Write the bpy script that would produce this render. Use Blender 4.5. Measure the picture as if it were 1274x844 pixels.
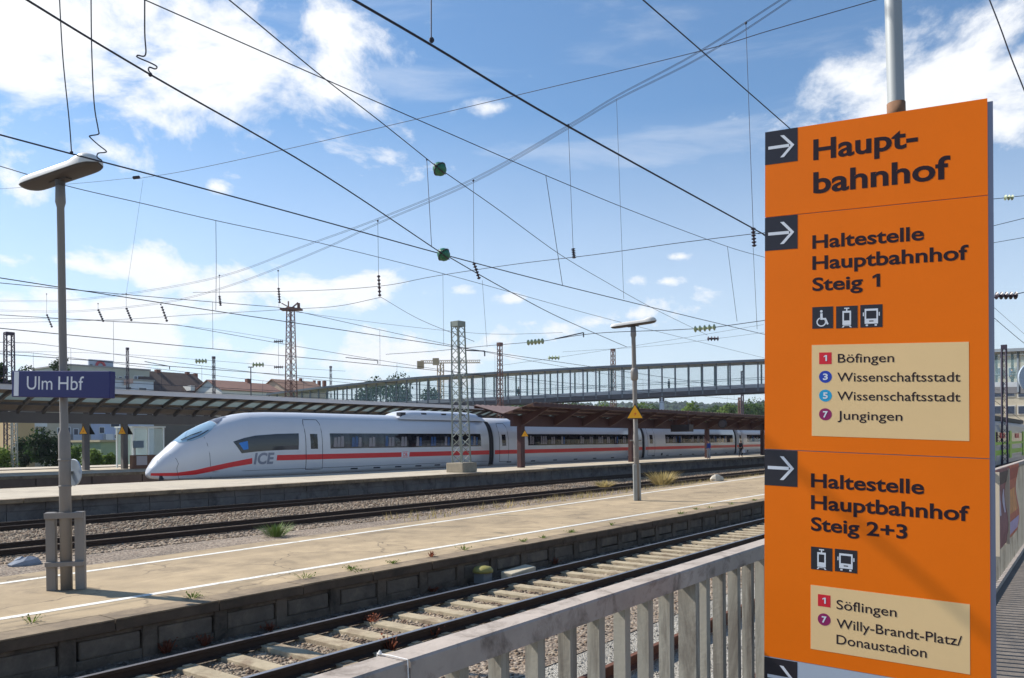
import bpy, bmesh, random, math
import numpy as np
from math import sin, cos, tan, atan, atan2, pi, radians, sqrt
from mathutils import Vector, Matrix, Quaternion

for o in list(bpy.data.objects): bpy.data.objects.remove(o)
SC = bpy.context.scene
COL = SC.collection
random.seed(7); RNG = np.random.default_rng(7)

# ------------------------------------------------------------------ camera
F = 991.0; CAMZ = 2.58; PSI = atan(753/991.0); ROLL = .008; YH = 549.0
FW = Vector((cos(PSI), sin(PSI), 0)); RT = Vector((sin(PSI), -cos(PSI), 0)); UP = Vector((0, 0, 1))
CAMP = Vector((0, 0, CAMZ))
cd = bpy.data.cameras.new('camera'); cam = bpy.data.objects.new('camera', cd); COL.objects.link(cam)
cd.sensor_width = 36; cd.lens = F/1274*36; cd.clip_start = .05; cd.clip_end = 20000
cd.shift_y = (YH-422)/1274
c, s = cos(ROLL), sin(ROLL)
cx = RT*c - UP*s      # picture right in the world
cy = RT*s + UP*c
M = Matrix((cx, cy, -FW)).transposed().to_4x4(); M.translation = CAMP
cam.matrix_world = M
SC.camera = cam

def ray(x, y):
    a = (x-637)/F; b = (YH-y)/F
    return FW + cx*a + cy*b
def atz(x, y, z): r = ray(x, y); return CAMP + r*((z-CAMZ)/r.z)
def atv(x, y, v): r = ray(x, y); return CAMP + r*(v/r.y)
def atu(x, y, u): r = ray(x, y); return CAMP + r*(u/r.x)
def atd(x, y, d): return CAMP + ray(x, y)*d

# ------------------------------------------------------------------ light
SUN_EL = radians(41); SUN_AZ = radians(105)      # azimuth from +X towards +Y
TOSUN = Vector((cos(SUN_AZ)*cos(SUN_EL), sin(SUN_AZ)*cos(SUN_EL), sin(SUN_EL)))
sl = bpy.data.lights.new('sun', 'SUN'); sl.energy = 5.0; sl.angle = radians(.5); sl.color = (1, .95, .87)
so = bpy.data.objects.new('sun', sl); COL.objects.link(so)
so.rotation_euler = TOSUN.to_track_quat('Z', 'Y').to_euler()

W = bpy.data.worlds.new('World'); SC.world = W; W.use_nodes = True
nt = W.node_tree; N = nt.nodes; L = nt.links; N.clear()
def wn(t, **k):
    n = N.new(t)
    for a, b in k.items(): setattr(n, a, b)
    return n
def wmath(op, a, b=None, c=None, clamp=False):
    n = wn('ShaderNodeMath', operation=op, use_clamp=clamp)
    for i, x in enumerate((a, b, c)):
        if x is None: continue
        if isinstance(x, (int, float)): n.inputs[i].default_value = x
        else: L.new(x, n.inputs[i])
    return n.outputs[0]
sky = wn('ShaderNodeTexSky', sky_type='NISHITA', sun_disc=False)
sky.sun_elevation = SUN_EL; sky.sun_rotation = pi/2 - SUN_AZ
sky.air_density = 1.0; sky.dust_density = .12; sky.ozone_density = 3.0
tc = wn('ShaderNodeTexCoord'); DIR = tc.outputs['Generated']
# clouds: centre x, y in the sky as seen from the camera, half-widths, amount, tilt
CL = [(245, 75, 170, 100, 1.16, .12), (60, 30, 150, 75, 1.1, 0), (395, 25, 55, 50, 1.0, 0), (25, 225, 70, 50, .85, 0), (140, 190, 90, 30, .8, 0),
      (1165, 100, 150, 75, 1.2, -.35), (1275, 70, 110, 70, 1.0, -.2),
      (603, 133, 45, 20, .88, 0), (653, 97, 28, 14, .6, 0), (640, 371, 34, 13, .85, 0), (735, 402, 130, 24, 1.05, -.12), (795, 392, 55, 20, 1.05, -.2),
      (845, 320, 34, 10, .62, 0), (785, 350, 24, 14, .85, 0), (830, 351, 26, 9, .82, 0), (265, 232, 40, 18, .68, 0), (660, 402, 60, 16, .8, 0),
      (200, 345, 150, 34, .85, .05), (90, 330, 120, 40, .8, 0), (330, 360, 260, 40, .88, -.05), (120, 430, 340, 60, 1.0, 0), (420, 450, 300, 40, .95, 0), (520, 365, 170, 24, .6, -.12), (150, 395, 250, 50, .9, 0), (450, 345, 120, 22, .7, -.1)]
mask = None
for (px, py, hx, hy, amt, tl) in CL:
    c0 = ray(px, py).normalized(); e1 = (ray(px+1, py).normalized()-c0); e2 = (ray(px, py-1).normalized()-c0)
    k1 = e1.length; k2 = e2.length; e1.normalize(); e2.normalize()
    a = e1*cos(tl) - e2*sin(tl); b = e1*sin(tl) + e2*cos(tl)
    a = a - c0*a.dot(c0); b = b - c0*b.dot(c0)
    a = a/(hx*k1); b = b/(hy*k2)
    d1 = wn('ShaderNodeVectorMath', operation='DOT_PRODUCT'); d1.inputs[1].default_value = a; L.new(DIR, d1.inputs[0])
    d2 = wn('ShaderNodeVectorMath', operation='DOT_PRODUCT'); d2.inputs[1].default_value = b; L.new(DIR, d2.inputs[0])
    q = wmath('MULTIPLY', d1.outputs['Value'], d1.outputs['Value'])
    r2 = wmath('MULTIPLY_ADD', d2.outputs['Value'], d2.outputs['Value'], q)
    r = wmath('SQRT', r2)
    m = wmath('MULTIPLY_ADD', r, -.62, amt)
    mask = m if mask is None else wmath('MAXIMUM', mask, m)
mp = wn('ShaderNodeMapping'); L.new(DIR, mp.inputs[0]); mp.inputs['Scale'].default_value = (1, 1, 1.7)
def wnoise(scale, det, rough, dist=0, vec=None):
    n = wn('ShaderNodeTexNoise'); n.inputs['Scale'].default_value = scale; n.inputs['Detail'].default_value = det
    n.inputs['Roughness'].default_value = rough; n.inputs['Distortion'].default_value = dist
    L.new(vec or mp.outputs[0], n.inputs['Vector']); return n.outputs[0]
n1 = wnoise(7, 9, .62, .25)
dens = wmath('ADD', wmath('MULTIPLY_ADD', n1, 3.2, -1.74), mask)
ramp = wn('ShaderNodeMapRange', interpolation_type='SMOOTHSTEP'); ramp.inputs[1].default_value = .08; ramp.inputs[2].default_value = .72
L.new(dens, ramp.inputs[0])
# thin streaks high up
mp2 = wn('ShaderNodeMapping'); L.new(DIR, mp2.inputs[0]); mp2.inputs['Scale'].default_value = (1.2, 1.2, 7); mp2.inputs['Rotation'].default_value = (.12, -.1, 0)
n2 = wnoise(3.4, 7, .6, .4, mp2.outputs[0])
st = wn('ShaderNodeMapRange', interpolation_type='SMOOTHSTEP'); st.inputs[1].default_value = .5; st.inputs[2].default_value = .82; st.inputs[4].default_value = .30
L.new(n2, st.inputs[0])
sz = wn('ShaderNodeSeparateXYZ'); L.new(DIR, sz.inputs[0])
veil = wn('ShaderNodeMapRange'); veil.inputs[1].default_value = .0; veil.inputs[2].default_value = .38; veil.inputs[3].default_value = .66; veil.inputs[4].default_value = .0; L.new(sz.outputs[2], veil.inputs[0])
st2 = wmath('MAXIMUM', st.outputs[0], veil.outputs[0])
alpha = wmath('MAXIMUM', ramp.outputs[0], st2)
# cloud brightness: thick parts are a little greyer
n3 = wnoise(9, 6, .6, .2)
shade = wn('ShaderNodeMapRange'); shade.inputs[1].default_value = .35; shade.inputs[2].default_value = .75; shade.inputs[3].default_value = 1.0; shade.inputs[4].default_value = .80
L.new(n3, shade.inputs[0])
ccol = wn('ShaderNodeMix', data_type='RGBA'); ccol.inputs[6].default_value = (5.0, 5.3, 5.8, 1); ccol.inputs[7].default_value = (7.7, 7.8, 7.95, 1)
L.new(shade.outputs[0], ccol.inputs[0])
tint = wn('ShaderNodeMix', data_type='RGBA', blend_type='MULTIPLY'); tint.inputs[0].default_value = 1; tint.inputs[7].default_value = (.77, 1.0, 1.10, 1); L.new(sky.outputs[0], tint.inputs[6])
mix = wn('ShaderNodeMix', data_type='RGBA'); L.new(alpha, mix.inputs[0]); L.new(tint.outputs[2], mix.inputs[6]); L.new(ccol.outputs[2], mix.inputs[7])
bg = wn('ShaderNodeBackground'); bg.inputs['Strength'].default_value = .10; L.new(mix.outputs[2], bg.inputs[0])
wo = wn('ShaderNodeOutputWorld'); L.new(bg.outputs[0], wo.inputs[0])
SC.view_settings.view_transform = 'Standard'; SC.view_settings.look = 'None'; SC.view_settings.gamma = 1
SC.view_settings.exposure = .5
SC.render.resolution_x = 1024; SC.render.resolution_y = 678
SC.cycles.max_bounces = 6; SC.cycles.transparent_max_bounces = 16

# ------------------------------------------------------------------ materials
def srgb(r, g, b):
    f = lambda x: (x/255/12.92 if x <= 10 else ((x/255+.055)/1.055)**2.4)
    return (f(r), f(g), f(b))
MATS = {}
def mat(name, col, rough=.7, metal=0, var=.0, vscale=3.0, col2=None, bump=0, bscale=40, spec=.5, alpha=1, trans=0, dark=None, streak=False, coat=0):
    if name in MATS: return MATS[name]
    m = bpy.data.materials.new(name); m.use_nodes = True; t = m.node_tree; p = t.nodes['Principled BSDF']
    p.inputs['Base Color'].default_value = (*col, 1); p.inputs['Roughness'].default_value = rough; p.inputs['Metallic'].default_value = metal
    p.inputs['Specular IOR Level'].default_value = spec; p.inputs['Alpha'].default_value = alpha; p.inputs['Transmission Weight'].default_value = trans
    if coat: p.inputs['Coat Weight'].default_value = coat; p.inputs['Coat Roughness'].default_value = .05
    ge = t.nodes.new('ShaderNodeNewGeometry'); vec = ge.outputs['Position']
    if var or col2:
        if streak:
            mpn = t.nodes.new('ShaderNodeMapping'); mpn.inputs['Scale'].default_value = (1, 1, .12); t.links.new(vec, mpn.inputs[0]); v2 = mpn.outputs[0]
        else: v2 = vec
        n = t.nodes.new('ShaderNodeTexNoise'); n.inputs['Scale'].default_value = vscale; n.inputs['Detail'].default_value = 8; n.inputs['Roughness'].default_value = .65
        t.links.new(v2, n.inputs['Vector'])
        mr = t.nodes.new('ShaderNodeMapRange'); mr.inputs[1].default_value = .3; mr.inputs[2].default_value = .7; t.links.new(n.outputs[0], mr.inputs[0])
        mx = t.nodes.new('ShaderNodeMix'); mx.data_type = 'RGBA'
        c2 = col2 or tuple(x*(1-var) for x in col); c1 = tuple(min(1, x*(1+var*.6)) for x in col) if not col2 else col
        mx.inputs[6].default_value = (*c1, 1); mx.inputs[7].default_value = (*c2, 1); t.links.new(mr.outputs[0], mx.inputs[0]); last = mx.outputs[2]
        if dark:   # (colour, scale, low, high) second layer of stains
            n4 = t.nodes.new('ShaderNodeTexNoise'); n4.inputs['Scale'].default_value = dark[1]; n4.inputs['Detail'].default_value = 10; n4.inputs['Roughness'].default_value = .7; n4.inputs['Distortion'].default_value = .6
            t.links.new(v2, n4.inputs['Vector'])
            m4 = t.nodes.new('ShaderNodeMapRange'); m4.inputs[1].default_value = dark[2]; m4.inputs[2].default_value = dark[3]; t.links.new(n4.outputs[0], m4.inputs[0])
            x4 = t.nodes.new('ShaderNodeMix'); x4.data_type = 'RGBA'; t.links.new(m4.outputs[0], x4.inputs[0]); t.links.new(last, x4.inputs[6]); x4.inputs[7].default_value = (*dark[0], 1); last = x4.outputs[2]
        t.links.new(last, p.inputs['Base Color'])
    if bump:
        nb = t.nodes.new('ShaderNodeTexNoise'); nb.inputs['Scale'].default_value = bscale; nb.inputs['Detail'].default_value = 6; t.links.new(vec, nb.inputs['Vector'])
        b = t.nodes.new('ShaderNodeBump'); b.inputs['Strength'].default_value = bump; b.inputs['Distance'].default_value = .02
        t.links.new(nb.outputs[0], b.inputs['Height']); t.links.new(b.outputs[0], p.inputs['Normal'])
    MATS[name] = m; return m

def stone_mat(name, cols, spread=60):
    """ballast: every stone cell its own colour"""
    m = bpy.data.materials.new(name); m.use_nodes = True; t = m.node_tree; p = t.nodes['Principled BSDF']; p.inputs['Roughness'].default_value = .9
    ge = t.nodes.new('ShaderNodeNewGeometry')
    v = t.nodes.new('ShaderNodeTexVoronoi'); v.inputs['Scale'].default_value = spread; t.links.new(ge.outputs['Position'], v.inputs['Vector'])
    sp = t.nodes.new('ShaderNodeSeparateColor'); t.links.new(v.outputs['Color'], sp.inputs[0])
    cr = t.nodes.new('ShaderNodeValToRGB'); e = cr.color_ramp.elements
    for i, cc in enumerate(cols):
        pos = i/(len(cols)-1)
        el = e[i] if i < 2 else e.new(pos)
        el.position = pos; el.color = (*cc, 1)
    e[0].position = 0
    for i, cc in enumerate(cols): e[i].position = i/(len(cols)-1); e[i].color = (*cc, 1)
    t.links.new(sp.outputs[0], cr.inputs[0])
    n = t.nodes.new('ShaderNodeTexNoise'); n.inputs['Scale'].default_value = .6; n.inputs['Detail'].default_value = 6; t.links.new(ge.outputs['Position'], n.inputs['Vector'])
    mr = t.nodes.new('ShaderNodeMapRange'); mr.inputs[1].default_value = .3; mr.inputs[2].default_value = .7; mr.inputs[3].default_value = .72; mr.inputs[4].default_value = 1.1; t.links.new(n.outputs[0], mr.inputs[0])
    mx = t.nodes.new('ShaderNodeMix'); mx.data_type = 'RGBA'; mx.blend_type = 'MULTIPLY'; mx.inputs[0].default_value = 1
    t.links.new(cr.outputs[0], mx.inputs[6]); t.links.new(mr.outputs[0], mx.inputs[7]); t.links.new(mx.outputs[2], p.inputs['Base Color'])
    b = t.nodes.new('ShaderNodeBump'); b.inputs['Strength'].default_value = .8; b.inputs['Distance'].default_value = .03; b.invert = True
    t.links.new(v.outputs['Distance'], b.inputs['Height']); t.links.new(b.outputs[0], p.inputs['Normal'])
    return m

def glass_mat(name, col, alpha, rough=.05, spec=.6):
    return mat(name, col, rough, alpha=alpha, spec=spec)

def leaf_mat(name, c1, c2, scale=.8):
    m = bpy.data.materials.new(name); m.use_nodes = True; t = m.node_tree; p = t.nodes['Principled BSDF']; p.inputs['Roughness'].default_value = .75; p.inputs['Specular IOR Level'].default_value = .2
    ge = t.nodes.new('ShaderNodeNewGeometry'); n = t.nodes.new('ShaderNodeTexNoise'); n.inputs['Scale'].default_value = scale; n.inputs['Detail'].default_value = 5
    t.links.new(ge.outputs['Position'], n.inputs['Vector']); mr = t.nodes.new('ShaderNodeMapRange'); mr.inputs[1].default_value = .32; mr.inputs[2].default_value = .68; t.links.new(n.outputs[0], mr.inputs[0])
    mx = t.nodes.new('ShaderNodeMix'); mx.data_type = 'RGBA'; mx.inputs[6].default_value = (*c1, 1); mx.inputs[7].default_value = (*c2, 1); t.links.new(mr.outputs[0], mx.inputs[0]); t.links.new(mx.outputs[2], p.inputs['Base Color'])
    tr = t.nodes.new('ShaderNodeBsdfTranslucent'); t.links.new(mx.outputs[2], tr.inputs[0]); ms = t.nodes.new('ShaderNodeMixShader'); ms.inputs[0].default_value = .5
    t.links.new(p.outputs[0], ms.inputs[1]); t.links.new(tr.outputs[0], ms.inputs[2]); t.links.new(ms.outputs[0], t.nodes['Material Output'].inputs[0])
    return m

ballast_m = stone_mat('ballast', [srgb(66, 56, 48), srgb(140, 120, 100), srgb(160, 146, 128), srgb(110, 90, 74), srgb(176, 162, 144)], 26)
stone_m = stone_mat('ballast_stone', [srgb(70, 58, 48), srgb(134, 112, 88), srgb(160, 144, 122), srgb(112, 88, 68), srgb(184, 168, 146), srgb(100, 75, 58), srgb(148, 130, 108)], 9)
shade_stone_m = stone_mat('shaded_ballast_stone', [srgb(58, 50, 44), srgb(96, 84, 72), srgb(116, 106, 96), srgb(78, 66, 56), srgb(128, 118, 106)], 9)  # darker stones below the platform wall: the wall's shadow painted into their colour
gravel_m = stone_mat('fine_gravel', [srgb(120, 116, 106), srgb(190, 184, 170), srgb(160, 152, 140), srgb(206, 200, 188)], 60)
asph_m = mat('platform_asphalt', srgb(170, 149, 118), .95, var=.22, vscale=1.6, bump=.25, bscale=160, dark=(srgb(112, 98, 78), .75, .5, .76))
def add_cracks(m, scale, col, k=.75):
    t = m.node_tree; p = t.nodes['Principled BSDF']; src = p.inputs['Base Color'].links[0].from_socket; ge = t.nodes.new('ShaderNodeNewGeometry')
    n = t.nodes.new('ShaderNodeTexNoise'); n.inputs['Scale'].default_value = 2.2; n.inputs['Detail'].default_value = 6; t.links.new(ge.outputs['Position'], n.inputs['Vector'])
    a = t.nodes.new('ShaderNodeVectorMath'); a.operation = 'MULTIPLY_ADD'; a.inputs[1].default_value = (.5, .5, .5); t.links.new(n.outputs['Color'], a.inputs[0]); t.links.new(ge.outputs['Position'], a.inputs[2])
    v = t.nodes.new('ShaderNodeTexVoronoi'); v.feature = 'DISTANCE_TO_EDGE'; v.inputs['Scale'].default_value = scale; t.links.new(a.outputs[0], v.inputs['Vector'])
    r = t.nodes.new('ShaderNodeMapRange'); r.inputs[1].default_value = .0; r.inputs[2].default_value = .014; r.inputs[3].default_value = 1; r.inputs[4].default_value = 0; t.links.new(v.outputs['Distance'], r.inputs[0])
    n2 = t.nodes.new('ShaderNodeTexNoise'); n2.inputs['Scale'].default_value = .45; n2.inputs['Detail'].default_value = 4; t.links.new(ge.outputs['Position'], n2.inputs['Vector'])
    r2 = t.nodes.new('ShaderNodeMapRange'); r2.inputs[1].default_value = .46; r2.inputs[2].default_value = .6; r2.inputs[4].default_value = k; t.links.new(n2.outputs[0], r2.inputs[0])
    mu = t.nodes.new('ShaderNodeMath'); mu.operation = 'MULTIPLY'; t.links.new(r.outputs[0], mu.inputs[0]); t.links.new(r2.outputs[0], mu.inputs[1])
    x = t.nodes.new('ShaderNodeMix'); x.data_type = 'RGBA'; t.links.new(mu.outputs[0], x.inputs[0]); t.links.new(src, x.inputs[6]); x.inputs[7].default_value = (*col, 1); t.links.new(x.outputs[2], p.inputs['Base Color'])
    # oblong repair patches of their own shade
    mp_ = t.nodes.new('ShaderNodeMapping'); mp_.inputs['Scale'].default_value = (.16, .7, 0); t.links.new(ge.outputs['Position'], mp_.inputs[0])
    v2 = t.nodes.new('ShaderNodeTexVoronoi'); v2.distance = 'CHEBYCHEV'; v2.inputs['Scale'].default_value = 1.0; v2.inputs['Randomness'].default_value = .7; t.links.new(mp_.outputs[0], v2.inputs['Vector'])
    sc = t.nodes.new('ShaderNodeSeparateColor'); t.links.new(v2.outputs['Color'], sc.inputs[0]); r3 = t.nodes.new('ShaderNodeMapRange'); r3.inputs[1].default_value = 0; r3.inputs[2].default_value = 1; r3.inputs[3].default_value = .86; r3.inputs[4].default_value = 1.08; t.links.new(sc.outputs[0], r3.inputs[0])
    y = t.nodes.new('ShaderNodeMix'); y.data_type = 'RGBA'; y.blend_type = 'MULTIPLY'; y.inputs[0].default_value = 1; t.links.new(x.outputs[2], y.inputs[6]); t.links.new(r3.outputs[0], y.inputs[7]); t.links.new(y.outputs[2], p.inputs['Base Color'])
add_cracks(asph_m, .55, srgb(84, 72, 58))
plat2_m = mat('platform_slabs', srgb(184, 172, 152), .95, var=.14, vscale=1.5, dark=(srgb(140, 128, 112), .4, .52, .75))
cop_m = mat('coping_concrete', srgb(140, 122, 98), .95, var=.25, vscale=3, bump=.3, bscale=90, dark=(srgb(78, 66, 54), 1.3, .45, .75))
shade_coping_m = mat('shaded_coping_concrete', srgb(92, 78, 64), .95, var=.3, vscale=3, bump=.3, bscale=60, dark=(srgb(58, 49, 41), 1.1, .48, .75))  # coping front under the top slab: its shade painted in as darker concrete
wall_m = mat('platform_wall_concrete', srgb(112, 98, 83), .95, var=.3, vscale=2.5, bump=.5, bscale=30, dark=(srgb(50, 44, 38), 1.7, .45, .7))
wall2_m = mat('block_wall_concrete', srgb(110, 104, 100), .95, var=.3, vscale=1.2, bump=.3, bscale=30, dark=(srgb(62, 58, 56), .9, .48, .7))
panel_m = mat('weathered_panel', srgb(120, 107, 92), .95, var=.3, vscale=3.5, bump=.4, bscale=30, dark=(srgb(84, 76, 68), 2.0, .42, .72))
line_m = mat('white_paint', srgb(222, 219, 210), .8, var=.1, vscale=8, dark=(srgb(164, 150, 126), 9, .52, .68))
rail_m = mat('rail_steel', srgb(58, 44, 36), .7, .3, var=.3, vscale=8)
railtop_m = mat('rail_head_polished', srgb(170, 165, 165), .35, .9)
rust_m = mat('rusty_rail', srgb(104, 64, 46), .85, .1, var=.3, vscale=6)
sleep_m = mat('sleeper_concrete', srgb(172, 157, 130), .95, var=.25, vscale=4, bump=.3, bscale=50, dark=(srgb(116, 94, 74), 2.6, .48, .72))
fence_m = mat('fence_concrete', srgb(164, 158, 144), .9, var=.16, vscale=9, bump=.06, bscale=90, dark=(srgb(92, 82, 72), 8, .5, .68), streak=True)
fencetop_m = mat('fence_rail_concrete', srgb(172, 160, 149), .9, var=.16, vscale=10, bump=.07, bscale=140, dark=(srgb(104, 92, 82), 12, .5, .7))
street_m = mat('cobbles', srgb(112, 104, 96), .9, var=.25, vscale=6, bump=.6, bscale=14)
steel_m = mat('galvanised_steel', srgb(150, 152, 148), .55, .25, var=.12, vscale=5)
lamp_m = mat('lamp_post_grey', srgb(134, 128, 122), .6, .1, var=.16, vscale=4, streak=True)
lhead_m = mat('lamp_head_white', srgb(214, 212, 206), .4, var=.05, vscale=6)
lunder_m = mat('lamp_underside', srgb(70, 66, 66), .5, var=.1, vscale=6)
mast_m = mat('mast_grey_green', srgb(134, 140, 131), .6, .1, var=.12, vscale=4)
rustmast_m = mat('mast_rusty', srgb(112, 82, 74), .8, var=.25, vscale=4)
blue_m = mat('station_blue', srgb(18, 22, 96), .4)
white_m = mat('sign_white', srgb(224, 226, 230), .5)
orange_m = mat('sign_orange', srgb(252, 120, 4), .5, var=.05, vscale=3, spec=.2)
black_m = mat('sign_black', srgb(36, 32, 40), .4)
ink_m = mat('sign_lettering_dark', srgb(46, 32, 40), .6, spec=.2)
beige_m = mat('sign_beige', srgb(246, 208, 150), .55, spec=.2, var=.04, vscale=4)
greypan_m = mat('sign_grey_blue', srgb(178, 188, 200), .45)
signside_m = mat('sign_side_metal', srgb(138, 140, 156), .45, .3)
red_m = mat('badge_red', srgb(222, 24, 44), .5); dblue_m = mat('badge_blue', srgb(28, 62, 170), .5); cyan_m = mat('badge_cyan', srgb(26, 162, 206), .5); purp_m = mat('badge_purple', srgb(150, 18, 92), .5)
train_m = mat('train_white', srgb(204, 206, 211), .28, var=.03, vscale=.7, coat=.35)
skirt_m = mat('train_skirt', srgb(180, 186, 194), .45, var=.1, vscale=2)
tred_m = mat('train_red', srgb(216, 28, 40), .35)
tglass_m = mat('train_window', srgb(26, 28, 36), .06, spec=.7)
tglass2_m = glass_mat('train_pane', srgb(40, 44, 54), .28, .03, .8)
seat_m = mat('train_seat', srgb(232, 222, 226), .8); seatb_m = mat('train_seat_blue', srgb(60, 130, 210), .7)
seam_m = mat('train_seam', srgb(46, 48, 58), .7)
icegrey_m = mat('train_lettering', srgb(128, 132, 146), .5)
gang_m = mat('gangway_rubber', srgb(36, 36, 40), .8)
shield_m = mat('windscreen', srgb(150, 178, 196), .05, spec=.9, coat=.6)
brown_m = mat('canopy_brown', srgb(72, 42, 41), .65, var=.18, vscale=1.5)
brownroof_m = mat('canopy_roof', srgb(120, 100, 96), .8, var=.2, vscale=2)
ribs_m = mat('canopy_steel', srgb(70, 66, 68), .6, .1, var=.12, vscale=2)
soffit_m = mat('canopy_soffit', srgb(126, 114, 102), .8, var=.15, vscale=1.2)
girder_m = mat('canopy_girder', srgb(96, 92, 92), .7, var=.12, vscale=1.2)
edge_m = mat('canopy_edge', srgb(196, 192, 192), .5)
def milky(name, col, tcol, k):
    m = bpy.data.materials.new(name); m.use_nodes = True; t = m.node_tree; p = t.nodes['Principled BSDF']; p.inputs['Base Color'].default_value = (*col, 1); p.inputs['Roughness'].default_value = .2
    tr = t.nodes.new('ShaderNodeBsdfTranslucent'); tr.inputs[0].default_value = (*tcol, 1); ms = t.nodes.new('ShaderNodeMixShader'); ms.inputs[0].default_value = k
    t.links.new(p.outputs[0], ms.inputs[1]); t.links.new(tr.outputs[0], ms.inputs[2]); t.links.new(ms.outputs[0], t.nodes['Material Output'].inputs[0]); return m
skylight_m = milky('canopy_glass', srgb(176, 190, 190), (.36, .42, .43), .6)
bglass_m = glass_mat('bridge_glass', srgb(190, 226, 230), .08, .05, .2)
bsteel_m = mat('bridge_steel', srgb(110, 118, 126), .5, .1, var=.1, vscale=2)
broof_m = mat('bridge_roof', srgb(172, 164, 154), .7, var=.1, vscale=.5)
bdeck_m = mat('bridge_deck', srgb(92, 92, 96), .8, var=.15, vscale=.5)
bpar_m = mat('bridge_pier', srgb(202, 204, 206), .6); bpan_m = milky('bridge_parapet', srgb(206, 210, 214), (.55, .58, .62), .55)
wire_m = mat('wire', srgb(42, 44, 58), .6, .2)
insg_m = mat('insulator_green', srgb(40, 112, 82), .4, var=.3, vscale=30); insd_m = mat('insulator_dark', srgb(54, 44, 56), .35); insw_m = mat('insulator_pale', srgb(150, 160, 128), .3)
yellow_m = mat('warning_yellow', srgb(250, 178, 10), .5); tri_o = mat('warning_orange', srgb(226, 120, 20), .5); tri_m = mat('warning_border', srgb(30, 26, 24), .5); flash_m = mat('warning_red', srgb(226, 84, 30), .5)
plate_m = mat('sign_back_grey', srgb(164, 176, 188), .5, .1)
leaf_g = leaf_mat('leaves_green', (.09, .15, .03), (.04, .08, .02), .5)
leaf_l = leaf_mat('leaves_light', (.17, .24, .045), (.08, .14, .03), .5)
leaf_d = leaf_mat('leaves_dark', (.030, .060, .018), (.012, .028, .010), .6)
leaf_far = leaf_mat('leaves_far', (.05, .10, .03), (.025, .06, .022), .06)
weed_m = leaf_mat('weed_green', (.16, .22, .04), (.09, .13, .03), 9); weedr_m = leaf_mat('weed_red', (.30, .09, .05), (.18, .07, .04), 9)
dry_m = leaf_mat('dry_grass', (.46, .36, .16), (.30, .24, .10), 3)
bark_m = mat('bark', srgb(84, 68, 54), .95, var=.3, vscale=3)

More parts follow.
